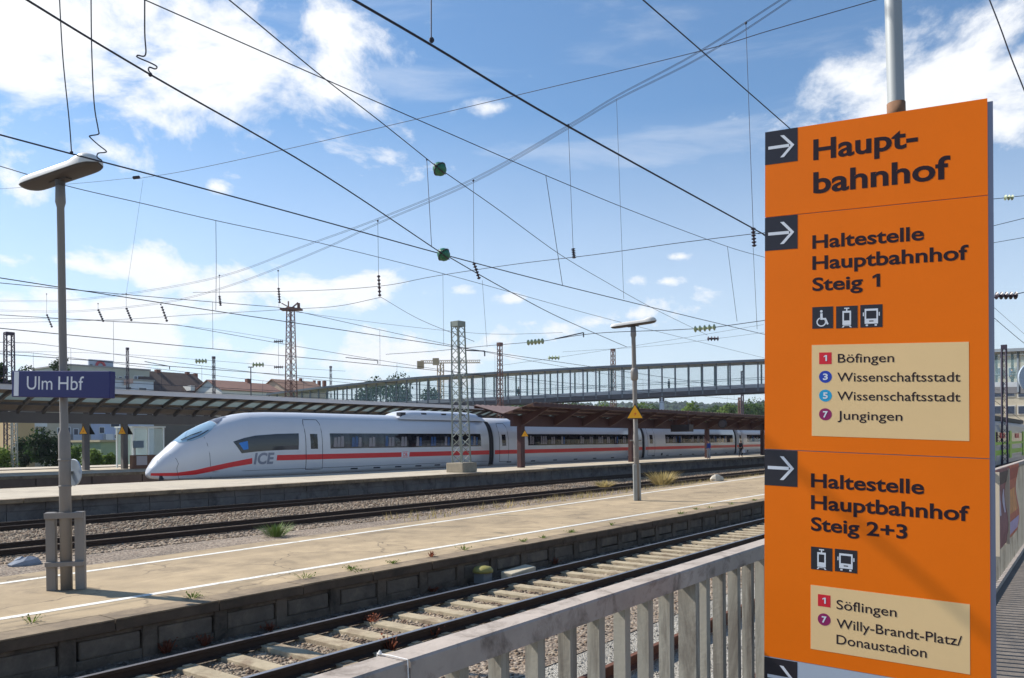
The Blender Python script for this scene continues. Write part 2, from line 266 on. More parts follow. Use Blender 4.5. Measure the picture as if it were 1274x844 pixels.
# ------------------------------------------------------------------ builders
class MB:
    def __init__(s): s.v = []; s.f = []
    def add(s, vs, fs):
        b = len(s.v); s.v += [tuple(p) for p in vs]; s.f += [tuple(i+b for i in f) for f in fs]; return s
    def obox(s, c, ax, ay, az):
        c = Vector(c); ax = Vector(ax); ay = Vector(ay); az = Vector(az)
        vs = [c+ax*i+ay*j+az*k for k in (-1, 1) for j in (-1, 1) for i in (-1, 1)]
        fs = [(0, 2, 3, 1), (4, 5, 7, 6), (0, 1, 5, 4), (2, 6, 7, 3), (0, 4, 6, 2), (1, 3, 7, 5)]
        if ax.cross(ay).dot(az) < 0: fs = [f[::-1] for f in fs]
        return s.add(vs, fs)
    def box(s, x0, x1, y0, y1, z0, z1):
        return s.obox(((x0+x1)/2, (y0+y1)/2, (z0+z1)/2), ((x1-x0)/2, 0, 0), (0, (y1-y0)/2, 0), (0, 0, (z1-z0)/2))
    def bar(s, p, q, w, h, up=(0, 0, 1)):
        p = Vector(p); q = Vector(q); d = (q-p); l = d.length; d.normalize(); sd = d.cross(Vector(up))
        if sd.length < 1e-4: sd = d.cross(Vector((1, 0, 0)))
        sd.normalize(); u2 = sd.cross(d)
        return s.obox((p+q)/2, d*l/2, sd*w/2, u2*h/2)
    def tube(s, pts, r, n=6, cap=True):
        pts = [Vector(p) for p in pts]; rs = r if isinstance(r, (list, tuple)) else [r]*len(pts); b = len(s.v); ref = None
        for i, p in enumerate(pts):
            d = (pts[min(i+1, len(pts)-1)]-pts[max(i-1, 0)])
            if d.length < 1e-9: d = Vector((0, 0, 1))
            d.normalize()
            if ref is None: ref = Vector((0, 0, 1)) if abs(d.z) < .9 else Vector((1, 0, 0))
            a = d.cross(ref); a.normalize(); e = a.cross(d); ref = e
            for k in range(n):
                t = 2*pi*k/n; s.v.append(tuple(p+a*cos(t)*rs[i]+e*sin(t)*rs[i]))
        for i in range(len(pts)-1):
            for k in range(n):
                k2 = (k+1) % n; s.f.append((b+i*n+k, b+i*n+k2, b+(i+1)*n+k2, b+(i+1)*n+k))
        if cap: s.f.append(tuple(b+k for k in range(n))[::-1]); s.f.append(tuple(b+(len(pts)-1)*n+k for k in range(n)))
        return s
    def prism(s, poly, ext):
        """closed polygon (3D points) extruded by a vector"""
        n = len(poly); ext = Vector(ext); a = [Vector(p) for p in poly]; b = [p+ext for p in a]
        nrm = Vector((0, 0, 0))
        for i in range(n): nrm += a[i].cross(a[(i+1) % n])
        fs = [tuple(range(n))[::-1], tuple(range(n, 2*n))]+[(i, (i+1) % n, n+(i+1) % n, n+i) for i in range(n)]
        if nrm.dot(ext) < 0: fs = [f[::-1] for f in fs]
        return s.add(a+b, fs)
    def grid(s, fn, nu, nv):
        b = len(s.v)
        for i in range(nu+1):
            for j in range(nv+1): s.v.append(tuple(fn(i/nu, j/nv)))
        for i in range(nu):
            for j in range(nv):
                a = b+i*(nv+1)+j; s.f.append((a, a+nv+1, a+nv+2, a+1))
        return s
    def lathe(s, c, prof, n=16, axis=(0, 0, 1)):
        c = Vector(c); ax = Vector(axis).normalized(); e = ax.orthogonal().normalized(); g = ax.cross(e); b = len(s.v)
        for (r, h) in prof:
            for k in range(n): t = 2*pi*k/n; s.v.append(tuple(c+ax*h+e*cos(t)*r+g*sin(t)*r))
        for i in range(len(prof)-1):
            for k in range(n): k2 = (k+1) % n; s.f.append((b+i*n+k, b+i*n+k2, b+(i+1)*n+k2, b+(i+1)*n+k))
        s.f.append(tuple(b+k for k in range(n))[::-1]); s.f.append(tuple(b+(len(prof)-1)*n+k for k in range(n)))
        return s
    def build(s, name, m, parent=None, smooth=False, bevel=0, m2=None):
        me = bpy.data.meshes.new(name); org = origin(parent)
        v = np.array(s.v, float).reshape(-1, 3) - np.array(org)
        me.from_pydata(v.tolist(), [], s.f); me.validate(); me.update()
        me.materials.append(m)
        if smooth: me.polygons.foreach_set('use_smooth', [True]*len(me.polygons))
        o = bpy.data.objects.new(name, me); COL.objects.link(o)
        if parent: o.parent = parent
        if bevel:
            b = o.modifiers.new('bevel', 'BEVEL'); b.width = bevel; b.segments = 2; b.limit_method = 'ANGLE'
        return o
def origin(p):
    if p is None: return (0, 0, 0)
    while p.parent: p = p.parent
    return tuple(p.location) if not p.get('_org') else tuple(p['_org'])
def thing(name, label, cat, loc=(0, 0, 0), group=None):
    o = bpy.data.objects.new(name, None); o.location = loc; o.empty_display_size = .2; COL.objects.link(o)
    o['label'] = label; o['category'] = cat
    if group: o['group'] = group
    return o
def tag(o, label, cat, group=None):
    o['label'] = label; o['category'] = cat
    if group: o['group'] = group
    return o
def struct(o, kind='structure'): o['kind'] = kind; return o
def copyobj(o, parent=None, loc=None):
    c2 = o.copy(); COL.objects.link(c2)
    if parent: c2.parent = parent
    if loc is not None: c2.location = loc
    return c2
def lean(o, ang):
    """tilt a thing about the viewing axis, at its base"""
    o.rotation_mode = 'QUATERNION'; o.rotation_quaternion = Quaternion(FW, ang)
def catmull(pts, n=6):
    pts = [Vector(p) for p in pts]
    if len(pts) < 3: return pts
    P = [pts[0]*2-pts[1]]+pts+[pts[-1]*2-pts[-2]]; out = []
    for i in range(1, len(P)-2):
        for k in range(n):
            t = k/n; a, b, c3, d = P[i-1:i+3]
            out.append(.5*((2*b)+(c3-a)*t+(2*a-5*b+4*c3-d)*t*t+(3*b-a-3*c3+d)*t**3))
    out.append(pts[-1]); return out
_tc = {}
def text_geo(s, bold=0.0, shear=0.0):
    """outline of a line of writing as flat polygons: baseline at y=0, starting at x=0; returns verts, faces, width, capital height"""
    k = (s, bold, shear)
    if k in _tc: return _tc[k]
    def ev(st):
        cu = bpy.data.curves.new('lettering', 'FONT'); cu.body = st; cu.size = 1; cu.offset = bold; cu.shear = shear; cu.resolution_u = 4
        o = bpy.data.objects.new('lettering', cu); COL.objects.link(o); bpy.context.view_layer.update()
        me = o.evaluated_get(bpy.context.evaluated_depsgraph_get()).to_mesh()
        v = [tuple(x.co)[:2] for x in me.vertices]; f = [tuple(p.vertices) for p in me.polygons]
        bpy.data.objects.remove(o); bpy.data.curves.remove(cu); return v, f
    v, f = ([(.20, 0), (.38, 0), (.38, .72), (.22, .72), (0, .60), (0, .46), (.20, .55)], [(0, 1, 2, 3, 4, 5, 6)]) if s == '1' else ev(s); hv, _ = ev('H'); cap = max(p[1] for p in hv)-min(p[1] for p in hv); b0 = min(p[1] for p in hv)
    x0 = min(p[0] for p in v); v = [(p[0]-x0, p[1]-b0) for p in v]; w = max(p[0] for p in v)
    _tc[k] = (v, f, w, cap); return _tc[k]
def writing(mb, s, o, ex, ey, width, cap, bold=0, shear=0):
    """o start of baseline, ex, ey unit axes, width & cap height in metres"""
    v, f, w, c2 = text_geo(s, bold, shear); ex = Vector(ex); ey = Vector(ey); o = Vector(o)
    return mb.add([o+ex*(p[0]/w*width)+ey*(p[1]/c2*cap) for p in v], f)

# ================================================================== GROUND AND PLATFORMS
g = MB(); g.add([(-4000, -4000, -.24), (6000, -4000, -.24), (6000, 6000, -.24), (-4000, 6000, -.24)], [(0, 1, 2, 3)])
struct(g.build('ground', mat('ground_far', srgb(128, 118, 98), .95, var=.25, vscale=.05, col2=srgb(104, 112, 70))))
def sheet(name, x0, x1, y0, y1, z, m, nx=1, ny=1):
    b = MB(); b.grid(lambda a, c: (x0+(x1-x0)*a, y0+(y1-y0)*c, z), nx, ny); return struct(b.build(name, m))
# ballast beds (the gravel bed of each pair of tracks)
sheet('ballast_bed', -40, 500, 5.6, 9.2, -.19, ballast_m); sheet('ballast_bed', -40, 500, 9.2, 10.4, -.19, shade_stone_m)
sheet('gravel_bed', -40, 500, 1.2, 5.6, -.20, gravel_m)
b = MB()
def bed(a, c):   # track bed between the two platforms, sloping up to the low platform
    x = -40+540*a; ys = [(14.0, .36), (16.6, .34), (17.6, .24), (19.0, 0.02), (20.3, -.12), (31.2, -.12)]
    y, z = ys[int(round(c*5))]
    if c < .2: y += 0
    return (x, y+(.035*(x-18) if y < 17 and x > 18 else 0), z)
b.grid(bed, 54, 5); struct(b.build('ballast_bed', ballast_m))
sheet('ballast_bed', -40, 500, 38.6, 47.3, -.10, ballast_m)
sheet('ballast_bed', -60, 500, 58.6, 74, -.05, ballast_m)

# street the photographer stands on, and its retaining wall
b = MB(); b.add([(-30, -14, .93), (60, -14, .93), (60, 1.85, .93), (-30, .52, .93)], [(0, 1, 2, 3)]); struct(b.build('street', street_m))
b = MB(); b.add([(-30, .52+.19, -.3), (60, 1.85+.19, -.3), (60, 1.85+.19, .925), (-30, .52+.19, .925)], [(0, 1, 2, 3)])
b.add([(-30, .52, .925), (60, 1.85, .925), (60, 2.04, .925), (-30, .71, .925)], [(0, 1, 2, 3)])
struct(b.build('retaining_wall', wall_m))

# near low platform
PZ = .385
def l2v(x): return 14.05+.06*(x-5)
b = MB(); b.grid(lambda a, c: (-40+540*a, 10.45+(l2v(-40+540*a)+.75-10.45)*c if a < .35 else 10.45+(l2v(150)+.75-10.45)*c, PZ), 60, 4)
struct(b.build('platform', asph_m))
# coping slabs with open joints
b = MB(); bk = MB(); x = -40
while x < 160:
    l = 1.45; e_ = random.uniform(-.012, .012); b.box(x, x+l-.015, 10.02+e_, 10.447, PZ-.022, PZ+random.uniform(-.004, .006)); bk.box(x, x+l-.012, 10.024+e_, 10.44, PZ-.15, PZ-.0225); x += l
b.box(160, 500, 10.03, 10.447, PZ-.15, PZ)
struct(b.build('platform_edge', cop_m, bevel=.006)); struct(bk.build('platform_edge', shade_coping_m, bevel=.008))
b = MB(); x = -40
b.box(-40, 500, 10.30, 10.46, -.4, PZ-.152)
while x < 150:
    b.box(x, x+.20, 10.075, 10.31, -.4, PZ-.155)
    b.box(x+.20, x+1.03, 10.09, 10.32, -.4, -.07); b.box(x+.20, x+1.03, 10.09, 10.32, PZ-.215, PZ-.156)
    x += 1.03
struct(b.build('platform_wall', wall_m, bevel=.015))
b = MB(); x = -40
while x < 150:
    b.box(x+.215+random.uniform(0, .04), x+1.01, 10.096, 10.34, -.085+random.uniform(0, .05), PZ-.218); x += 1.03
struct(b.build('platform_wall', panel_m, bevel=.03))
def strip(name, f0, f1, z, m, x0=-40, x1=300, n=80):
    b = MB(); b.grid(lambda a, c: (x0+(x1-x0)*a, f0(x0+(x1-x0)*a)*(1-c)+f1(x0+(x1-x0)*a)*c, z), n, 1); return struct(b.build(name, m))
strip('platform_line', lambda x: 11.18-.003*x, lambda x: 11.33-.003*x, PZ+.004, line_m)
strip('platform_line', lambda x: l2v(x)-.02, lambda x: l2v(x)+.13, PZ+.004, line_m, x1=110)

# middle platform with the brown canopy
P2Z = .68
sheet('platform', -60, 500, 31.2, 38.6, P2Z, plat2_m)
b = MB(); x = -60
while x < 200: b.box(x, x+1.98, 30.85, 31.199, P2Z-.16, P2Z+random.uniform(-.004, .006)); x += 2
b.box(200, 500, 30.85, 31.199, P2Z-.16, P2Z); b.box(-60, 500, 38.601, 38.9, P2Z-.16, P2Z)
struct(b.build('platform_edge', cop_m, bevel=.015))
b = MB(); b.box(-60, 500, 31.08, 31.3, -.3, P2Z-.162); x = -60
while x < 160:
    b.box(x, x+1.28, 31.0, 31.1, -.3, .22); b.box(x+random.uniform(0, .04), x+1.27, 31.03+random.uniform(0, .03), 31.12, .235, P2Z-.165); x += 1.3
b.box(-60, 500, 38.5, 38.7, -.3, P2Z-.162)
struct(b.build('platform_wall', wall2_m, bevel=.012))
strip('platform_line', lambda x: 38.0, lambda x: 38.15, P2Z+.004, line_m, x0=-60)
# far platform under the curved canopy
P3Z = .9
sheet('platform', -80, 500, 47.5, 58.3, P3Z, plat2_m)
b = MB(); b.box(-80, 500, 47.2, 47.499, P3Z-.16, P3Z+.003); b.box(-80, 500, 58.301, 58.6, P3Z-.16, P3Z+.003); struct(b.build('platform_edge', cop_m))
b = MB(); b.box(-80, 500, 47.3, 47.5, -.3, P3Z-.162); b.box(-80, 500, 58.3, 58.5, -.3, P3Z-.162); x = -80
while x < 120: b.box(x, x+2.9, 47.22, 47.31, -.3, P3Z-.17); x += 3
struct(b.build('platform_wall', mat('far_wall', srgb(112, 92, 80), .95, var=.3, vscale=.8)))
strip('platform_line', lambda x: 47.7, lambda x: 47.9, P3Z+.004, line_m, x0=-80)
sheet('platform', -80, 300, 66, 71.5, .75, plat2_m); b = MB(); b.box(-80, 300, 65.8, 65.999, -.2, .753); struct(b.build('platform_edge', wall2_m))

# ================================================================== TRACKS
def railprof(v, z0=-.15):
    return [(v-.07, z0), (v+.07, z0), (v+.07, z0+.012), (v+.01, z0+.032), (v+.01, -.05), (v+.036, -.038), (v+.036, -.002), (v-.036, -.002), (v-.036, -.038), (v-.01, -.05), (v-.01, z0+.032), (v-.07, z0+.012)]
def track(label, vs, m, head, x0=-40, x1=420, sleepers=None, dz=0):
    t = thing('railway_track', label, 'railway track', (0, vs[0], dz)); t['_org'] = (0, 0, 0); t.location = (0, 0, dz)
    for v in vs:
        r = MB().prism([(x0, a, z) for a, z in railprof(v)], (x1-x0, 0, 0)).build('rail', m, t)
        MB().box(x0, x1, v-.030, v+.030, -.0018, .0012).build('rail_head', head, r)
    if sleepers:
        s0, n = sleepers; c0 = sum(vs)/2
        base = None
        for i in range(n):
            if base is None:
                bb = MB(); h = .14
                bb.prism([(-h, -1.3, 0), (h, -1.3, 0), (h*.86, -1.3, .115), (-h*.86, -1.3, .115)], (0, 2.6, 0))
                for rv in (-.7525, .7525):
                    for sd_ in (-1, 1): bb.box(-.06, .06, rv+sd_*.11-.035, rv+sd_*.11+.035, .1152, .135)
                base = bb.build('sleeper', sleep_m, None, bevel=.015); o = base; o.parent = t
            else: o = copyobj(base, t)
            o.location = (s0+.6*i+random.uniform(-.02, .02), c0, -.248+random.uniform(-.008, .012))
    return t
track('railway track with bright concrete sleepers beside the low sandy platform', (7.66, 9.165), rail_m, railtop_m, sleepers=(-.05, 100))
track('rusty brown railway track in pale fine gravel just behind the railing', (3.16, 4.66), rust_m, rust_m)
track('dark railway track in ballast just beyond the low sandy platform', (21.45, 22.95), rail_m, rail_m, dz=.05)
track('dark railway track along the block wall of the middle platform', (27.6, 29.1), rail_m, rail_m, dz=.05)
track('railway track the white train stands on', (40.0, 41.5), rail_m, railtop_m, dz=.1)
track('railway track between the train and the far curved canopy', (44.2, 45.7), rail_m, rail_m, dz=.1)
track('outermost railway track below the houses on the left', (61.2, 62.7), rail_m, rail_m, dz=.1)

# loose ballast stones
def stones(name, n, xr, vf, zf, size, m, seed=1):
    r = np.random.default_rng(seed)
    ico_v = np.array([(0, 0, 1), (.9, 0, .3), (.2, .9, .25), (-.85, .4, .3), (-.6, -.75, .2), (.4, -.85, .3), (.6, .5, -.5), (-.4, .6, -.6), (-.7, -.2, -.6), (.2, -.6, -.7)])
    ico_f = np.array([(0, 1, 2), (0, 2, 3), (0, 3, 4), (0, 4, 5), (0, 5, 1), (1, 6, 2), (2, 7, 3), (3, 8, 4), (4, 9, 5), (5, 9, 1), (1, 9, 6), (2, 6, 7), (3, 7, 8), (4, 8, 9)])
    # dense near, thinner far
    u = r.random(n); x = xr[0]+(xr[1]-xr[0])*u**1.7; y = vf(x, r.random(n)); z = zf(x, y)
    sz = size*(.6+.8*r.random(n))
    ang = r.random(n)*2*pi; tl = (r.random((n, 2))-.5)*1.6
    V = np.repeat(ico_v[None], n, 0)*(np.array([1, .75, .62])[None, None]*(.7+.6*r.random((n, 1, 3))))
    ct, st_ = np.cos(tl[:, 0])[:, None], np.sin(tl[:, 0])[:, None]; Y = V[:, :, 1]*ct-V[:, :, 2]*st_; Z = V[:, :, 1]*st_+V[:, :, 2]*ct; V[:, :, 1] = Y; V[:, :, 2] = Z
    ca, sa = np.cos(ang)[:, None], np.sin(ang)[:, None]; X = V[:, :, 0]*ca-V[:, :, 1]*sa; Y = V[:, :, 0]*sa+V[:, :, 1]*ca; V[:, :, 0] = X; V[:, :, 1] = Y
    V = V*sz[:, None, None]+np.stack([x, y, z], 1)[:, None, :]
    Fc = (ico_f[None]+(np.arange(n)*len(ico_v))[:, None, None]).reshape(-1, 3); V = V.reshape(-1, 3)
    me = bpy.data.meshes.new(name); me.vertices.add(len(V)); me.vertices.foreach_set('co', V.ravel()); me.loops.add(Fc.size); me.loops.foreach_set('vertex_index', Fc.ravel())
    me.polygons.add(len(Fc)); me.polygons.foreach_set('loop_start', np.arange(len(Fc))*3); me.polygons.foreach_set('loop_total', np.full(len(Fc), 3)); me.update(calc_edges=True); me.validate()
    me.materials.append(m); o = bpy.data.objects.new(name, me); COL.objects.link(o); o['kind'] = 'stuff'; return o
stones('ballast_stones', 15000, (2.5, 40), lambda x, q: 7.72+1.4*q, lambda x, y: -.192+0*x, .034, stone_m, 2)
stones('ballast_stones', 5000, (2, 34), lambda x, q: 9.22+.98*q, lambda x, y: -.192+0*x, .034, shade_stone_m, 3)
stones('ballast_stones', 3500, (3, 22), lambda x, q: 5.7+1.92*q, lambda x, y: -.192+0*x, .034, stone_m, 4)
def zbed(x, y): return np.interp(y, [14, 16.6, 17.6, 19, 20.3, 31.2], [.36, .34, .24, .02, -.12, -.12])
stones('ballast_stones', 16000, (6, 75), lambda x, q: 16.9+4.5*q, lambda x, y: zbed(x, y), .045, stone_m, 5)
stones('ballast_stones', 16000, (9, 90), lambda x, q: 23.1+4.4*q, lambda x, y: -.11+0*x, .055, stone_m, 6)
stones('ballast_stones', 3500, (9, 60), lambda x, q: 29.2+1.7*q, lambda x, y: -.11+0*x, .05, stone_m, 7)
stones('gravel_stones', 9000, (2, 16), lambda x, q: 1.3+4.3*q, lambda x, y: -.195+0*x, .016, gravel_m, 8)

# ================================================================== RAILING
def fv(x): return .955+.0147*x      # back edge of the hand rail
ft = thing('railing', 'long grey concrete railing with flat bars and a square top rail, beside the orange sign', 'railing', (4, fv(4), .93))
FTOP = CAMZ-.35
def frail(x0, x1):
    return MB().prism([(x0, fv(x0)-.062, FTOP-.045), (x0, fv(x0), FTOP-.045), (x0, fv(x0), FTOP-.004), (x0, fv(x0)-.004, FTOP), (x0, fv(x0)-.058, FTOP), (x0, fv(x0)-.062, FTOP-.004)], (x1-x0, fv(x1)-fv(x0), 0))
JX = atz(490, 817, FTOP).x
xs = [-6, JX-2.45, JX, JX+2.45, JX+4.9, JX+7.35, JX+9.8, JX+12.25, JX+14.7, JX+17.1, JX+22]
for a, c in zip(xs, xs[1:]): frail(a+.002, c-.002).build('top_rail', fencetop_m, ft)
px0 = atz(890, 700, FTOP).x-.06
k = 0; x = px0-.125*14
while x < 10.4:
    wide = (abs((x-px0)/1.225-round((x-px0)/1.225)) < .05)
    v = fv(x); d = .052 if wide else .032
    MB().box(x-.013, x+.013, v-.008-d, v-.008, .95, FTOP-.0455).build('post' if wide else 'baluster', fence_m, ft); x += .1225
bb = MB()
while x < 22:
    v = fv(x); bb.box(x-.013, x+.013, v-.040, v-.008, .95, FTOP-.0455); x += .1225
s_ = bb.build('baluster', fence_m, ft); s_['kind'] = 'stuff'
bb = MB(); bb.prism([(-6, fv(-6)-.075, .93), (-6, fv(-6)+.03, .93), (-6, fv(-6)+.03, .985), (-6, fv(-6)-.075, .985)], (28, fv(22)-fv(-6), 0)); bb.build('base_rail', fencetop_m, ft)
# string tied round the rail joint
b = MB(); x = JX-.01; v = fv(x); b.tube([(x, v+.003, FTOP-.02), (x, v+.002, FTOP+.003), (x, v-.03, FTOP+.004), (x+.002, v-.0655, FTOP+.003), (x+.003, v-.066, FTOP-.03), (x+.004, v-.066, FTOP-.06)], .0013, 6)
b.lathe((x, v-.004, FTOP+.001), [(.002, 0), (.004, .002), (.0025, .006), (.001, .008)], 8)
tag(b.build('string', mat('string', srgb(226, 222, 216), .9)), 'white string knotted round the top rail of the grey railing', 'string')
# posters hung on the railing
for nm, xa, xb, ytop, ybot, m1, m2_, m3, lab in ((0, 1236.5, 1251.2, 582, 679, srgb(150, 96, 92), srgb(206, 190, 200), srgb(96, 74, 64), 'reddish brown poster with pale figures hanging on the grey railing'), (1, 1252, 1266, 580, 664, srgb(206, 112, 78), srgb(196, 170, 196), srgb(176, 84, 60), 'orange poster with a lilac foot hanging on the grey railing')):
    ua = atv(xa, 620, 1.03).x; ub = atv(xb, 620, 1.05).x
    t = thing('poster', lab, 'poster', (ua, fv(ua)-.09, 1.2)); bv = lambda q, z: fv(q)-.088-.02*sin(z*9)*(.4+.6*(q-ua)/(ub-ua))
    zt = 2.235; zb = 1.36
    def pg(a, c, o_, x0, x1, z0, z1): q = ua+(ub-ua)*(x0+(x1-x0)*a); z = zb+(zt-zb)*(z0+(z1-z0)*c); return (q, bv(q, z)-o_, z)
    MB().grid(lambda a, c: pg(a, c, 0, 0, 1, 0, 1), 8, 12).build('sheet', mat('poster%d' % nm, m1, .7, var=.35, vscale=6), t)
    MB().grid(lambda a, c: pg(a, c, -.012, 0, 1, 0, 1), 8, 12).build('backing_board', mat('board', srgb(190, 170, 150), .8), t)
    MB().grid(lambda a, c: pg(a, c, .004, .05, .95, .80, .96), 8, 3).build('heading_band', mat('postera%d' % nm, m3, .7, var=.4, vscale=25), t)
    if nm == 0:
        for x0 in (.2, .58): MB().grid(lambda a, c: pg(a, c, .004, x0+.06*abs(2*c-1), x0+.22-.06*abs(2*c-1), .42, .72), 4, 6).build('pale_figure', mat('posterb0', m2_, .7, var=.2, vscale=12), t)
    else:
        MB().grid(lambda a, c: pg(a, c, .004, .1, .9, .06, .24), 6, 3).build('foot_band', mat('posterb1', m2_, .7, var=.2, vscale=12), t)
        MB().grid(lambda a, c: pg(a, c, .004, .2, .85, .34, .66), 6, 6).build('picture', mat('posterc1', srgb(226, 150, 84), .7, var=.4, vscale=10), t)
    MB().box(ua-.03, ua-.005, fv(ua)-.12, fv(ua)-.066, zb-.02, zt-.02).build('side_batten', mat('batten', srgb(216, 200, 176), .7), t)

# ================================================================== ORANGE SIGN
def solve_panel():
    pts = [(952, 271), (1229.5, 243), (1231.5, 571), (951.5, 559)]
    A = np.array([list(ray(*p)) for p in pts]).T * np.array([1, -1, 1, -1.])
    l = np.linalg.svd(A)[2][-1]; l = l/l[0]*2.05
    P = [CAMP+ray(*p)*float(q) for p, q in zip(pts, l)]; return P
SP = solve_panel(); SO = SP[0]; E1 = SP[1]-SP[0]; E2 = SP[3]-SP[0]
SN = E2.cross(E1).normalized()
if SN.dot(CAMP-SO) < 0: SN = -SN
def sg(px, py, off=0):           # picture point on the sign face
    r = ray(px, py); t = (SO-CAMP).dot(SN)/r.dot(SN); return CAMP+r*t+SN*off
Mi = Matrix((E1, E2, SN)).transposed().inverted()
def ab(px, py): q = Mi @ (sg(px, py)-SO); return q.x, q.y
def sp(a, b, off=0): return SO+E1*a+E2*b+SN*off
UX = E1.normalized(); UY = -E2.normalized()
a0 = min(ab(952.5, 165)[0], ab(951, 700)[0]); a1 = (ab(1229, 122)[0]+ab(1232, 800)[0])/2; btop = (ab(953, 165)[1]+ab(1229, 122)[1])/2
bbot = -(sg(1100, 500).z-1.0)/E2.z*-1
zbot = 1.0; bbot = (zbot-SO.z)/E2.z
sign = thing('direction_sign', 'tall orange direction sign with black arrows and tram stop names, in front of the railing', 'sign', tuple(sp(.5, bbot)-Vector((0, 0, .07))))
TH = .045
def slab(a_0, a_1, b_0, b_1, o0, o1):
    return MB().prism([sp(a_0, b_0, o0), sp(a_1, b_0, o0), sp(a_1, b_1, o0), sp(a_0, b_1, o0)], SN*(o1-o0))
slab(a0+.004, a1+.022, btop+.012, bbot, -TH, -.003).build('body', signside_m, sign)
bD = [ab(952, 271)[1], ab(951.5, 559)[1]]; bG = (ab(990, 822.8)[1]+ab(1100, 841)[1])/2
gap = .0016
for (q0, q1) in ((btop, bD[0]-gap), (bD[0]+gap, bD[1]-gap), (bD[1]+gap, bG)):
    slab(a0, a1, q0, q1, -.003, 0).build('face_panel', orange_m, sign)
slab(a0, a1, bG+gap, bbot, -.003, 0).build('face_panel', greypan_m, sign)
for s2 in (.2, .8):
    b = MB(); p = sp(s2, bbot, -TH/2); b.tube([p+Vector((0, 0, .02)), (p.x, p.y, .93)], .03, 10); b.build('foot', signside_m, sign)
OFF = .0003
def flat(poly, m, name, par=sign, off=OFF, th=.001):
    return MB().prism([p for p in poly], SN*th).build(name, m, par)
def arrow_tile(tl, br_a, br_b):
    A0, B0 = tl; t = slab(A0, br_a, B0, br_b, 0, OFF).build('arrow_tile', black_m, sign)
    w = br_a-A0; h = br_b-B0
    f = lambda x, y: sp(A0+w*x, B0+h*y, OFF)
    b = MB()
    # shaft and head drawn as one outline each
    b.prism([f(.10, .455), f(.74, .455), f(.74, .545), f(.10, .545)], SN*.0003)
    b.prism([f(.47, .17), f(.585, .17), f(.90, .5), f(.585, .83), f(.47, .83), f(.79, .5)], SN*.0004)
    b.build('arrow', white_m, t)
aR = (ab(993.5, 162.5)[0]+ab(991, 604)[0])/2
ah = ab(952, 604)[1]-bD[1]
arrow_tile((a0, btop), aR, btop+ah*.93); arrow_tile((a0, bD[0]+gap), aR, bD[0]+gap+ah*.93); arrow_tile((a0, bD[1]+gap), aR, bD[1]+gap+ah*.98); arrow_tile((a0, ab(951, 817)[1]), aR, ab(951, 817)[1]+ah)
def words(txt, x0, yb, yt, x1, yb1=None, bold=.022, m=ink_m, par=sign, name='lettering', off=OFF):
    A = ab(x0, yb); B = ab(x1, yb1 if yb1 is not None else yb); T = ab(x0, yt)
    wd = (B[0]-A[0])*E1.length; cap = (A[1]-T[1])*E2.length
    b = MB(); writing(b, txt, sp(A[0], (A[1]+B[1])/2, off), UX, UY, wd, cap, bold); return b.build(name, m, par)
words('Haupt-', 1011.8, 200.6, 174.7, 1142, 182, .024); words('bahnhof', 1011.8, 242.2, 215.5, 1182.4, 221.6, .024)
words('Haltestelle', 1010.7, 310.5, 293.7, 1149.7, 298.4, .024); words('Hauptbahnhof', 1010.7, 337, 320, 1205, 322.2, .024); words('Steig', 1010.7, 363, 346.4, 1073.5, 358.8, .024); words('1', 1085.5, 358.3, 341.5, 1095, 357.3, .03)
words('Haltestelle', 1009, 606.4, 589, 1149.8, 615.5, .024); words('Hauptbahnhof', 1009, 633.6, 616, 1206, 649, .024); words('Steig 2+3', 1009, 660, 643, 1129, 671.3, .024)
def panel(tl, br):
    A = ab(*tl); B = ab(*br); return slab(A[0], B[0], A[1], B[1], 0, .0003).build('line_panel', beige_m, sign)
p1 = panel((1010, 429.6), (1206, 549)); p2 = panel((1008.6, 727.7), (1207, 839.5))
def badge(num, cx_, cy_, sz, m, square, par):
    A = ab(cx_, cy_); r = sz/2/280*1.0; rx = r; ry = r*E1.length/E2.length
    if square: poly = [sp(A[0]+i*rx, A[1]+j*ry, .0003) for i, j in ((-1, -1), (1, -1), (1, 1), (-1, 1))]
    else: poly = [sp(A[0]+rx*cos(t*pi/14), A[1]+ry*sin(t*pi/14), .0003) for t in range(28)]
    b = MB().prism(poly, SN*.0002); b.build('line_badge', m, par)
    cap = r*E1.length*1.05; wd = cap*(.5 if num == '1' else .72); b = MB()
    writing(b, num, sp(A[0], A[1], .0008)-UX*wd/2-UY*cap/2, UX, UY, wd, cap, .03); b.build('line_number', white_m, par)
badge('1', 1026.9, 446, 16.5, red_m, True, p1); badge('3', 1026.9, 469, 17, dblue_m, False, p1); badge('5', 1026.9, 492.4, 17, cyan_m, False, p1); badge('7', 1026.9, 515.7, 17, purp_m, False, p1)
badge('1', 1025.4, 747.6, 16.5, red_m, True, p2); badge('7', 1025.4, 771, 17, purp_m, False, p2)
words('Böfingen', 1042.4, 451.5, 440.6, 1112.4, 450.8, .006, par=p1, off=.0006); words('Wissenschaftsstadt', 1041.7, 474.8, 463.7, 1195, 475.2, .006, par=p1, off=.0006)
words('Wissenschaftsstadt', 1041.7, 498.3, 487.5, 1195, 499.7, .006, par=p1, off=.0006); words('Jungingen', 1042, 522, 511.3, 1122.7, 524, .006, par=p1, off=.0006)
words('Söflingen', 1040.7, 759, 747.5, 1115.6, 766.7, .006, par=p2, off=.0006); words('Willy-Brandt-Platz/', 1040.7, 781, 769.5, 1197, 804.4, .006, par=p2, off=.0006); words('Donaustadion', 1040.7, 801.6, 790, 1153, 818.3, .006, par=p2, off=.0006)
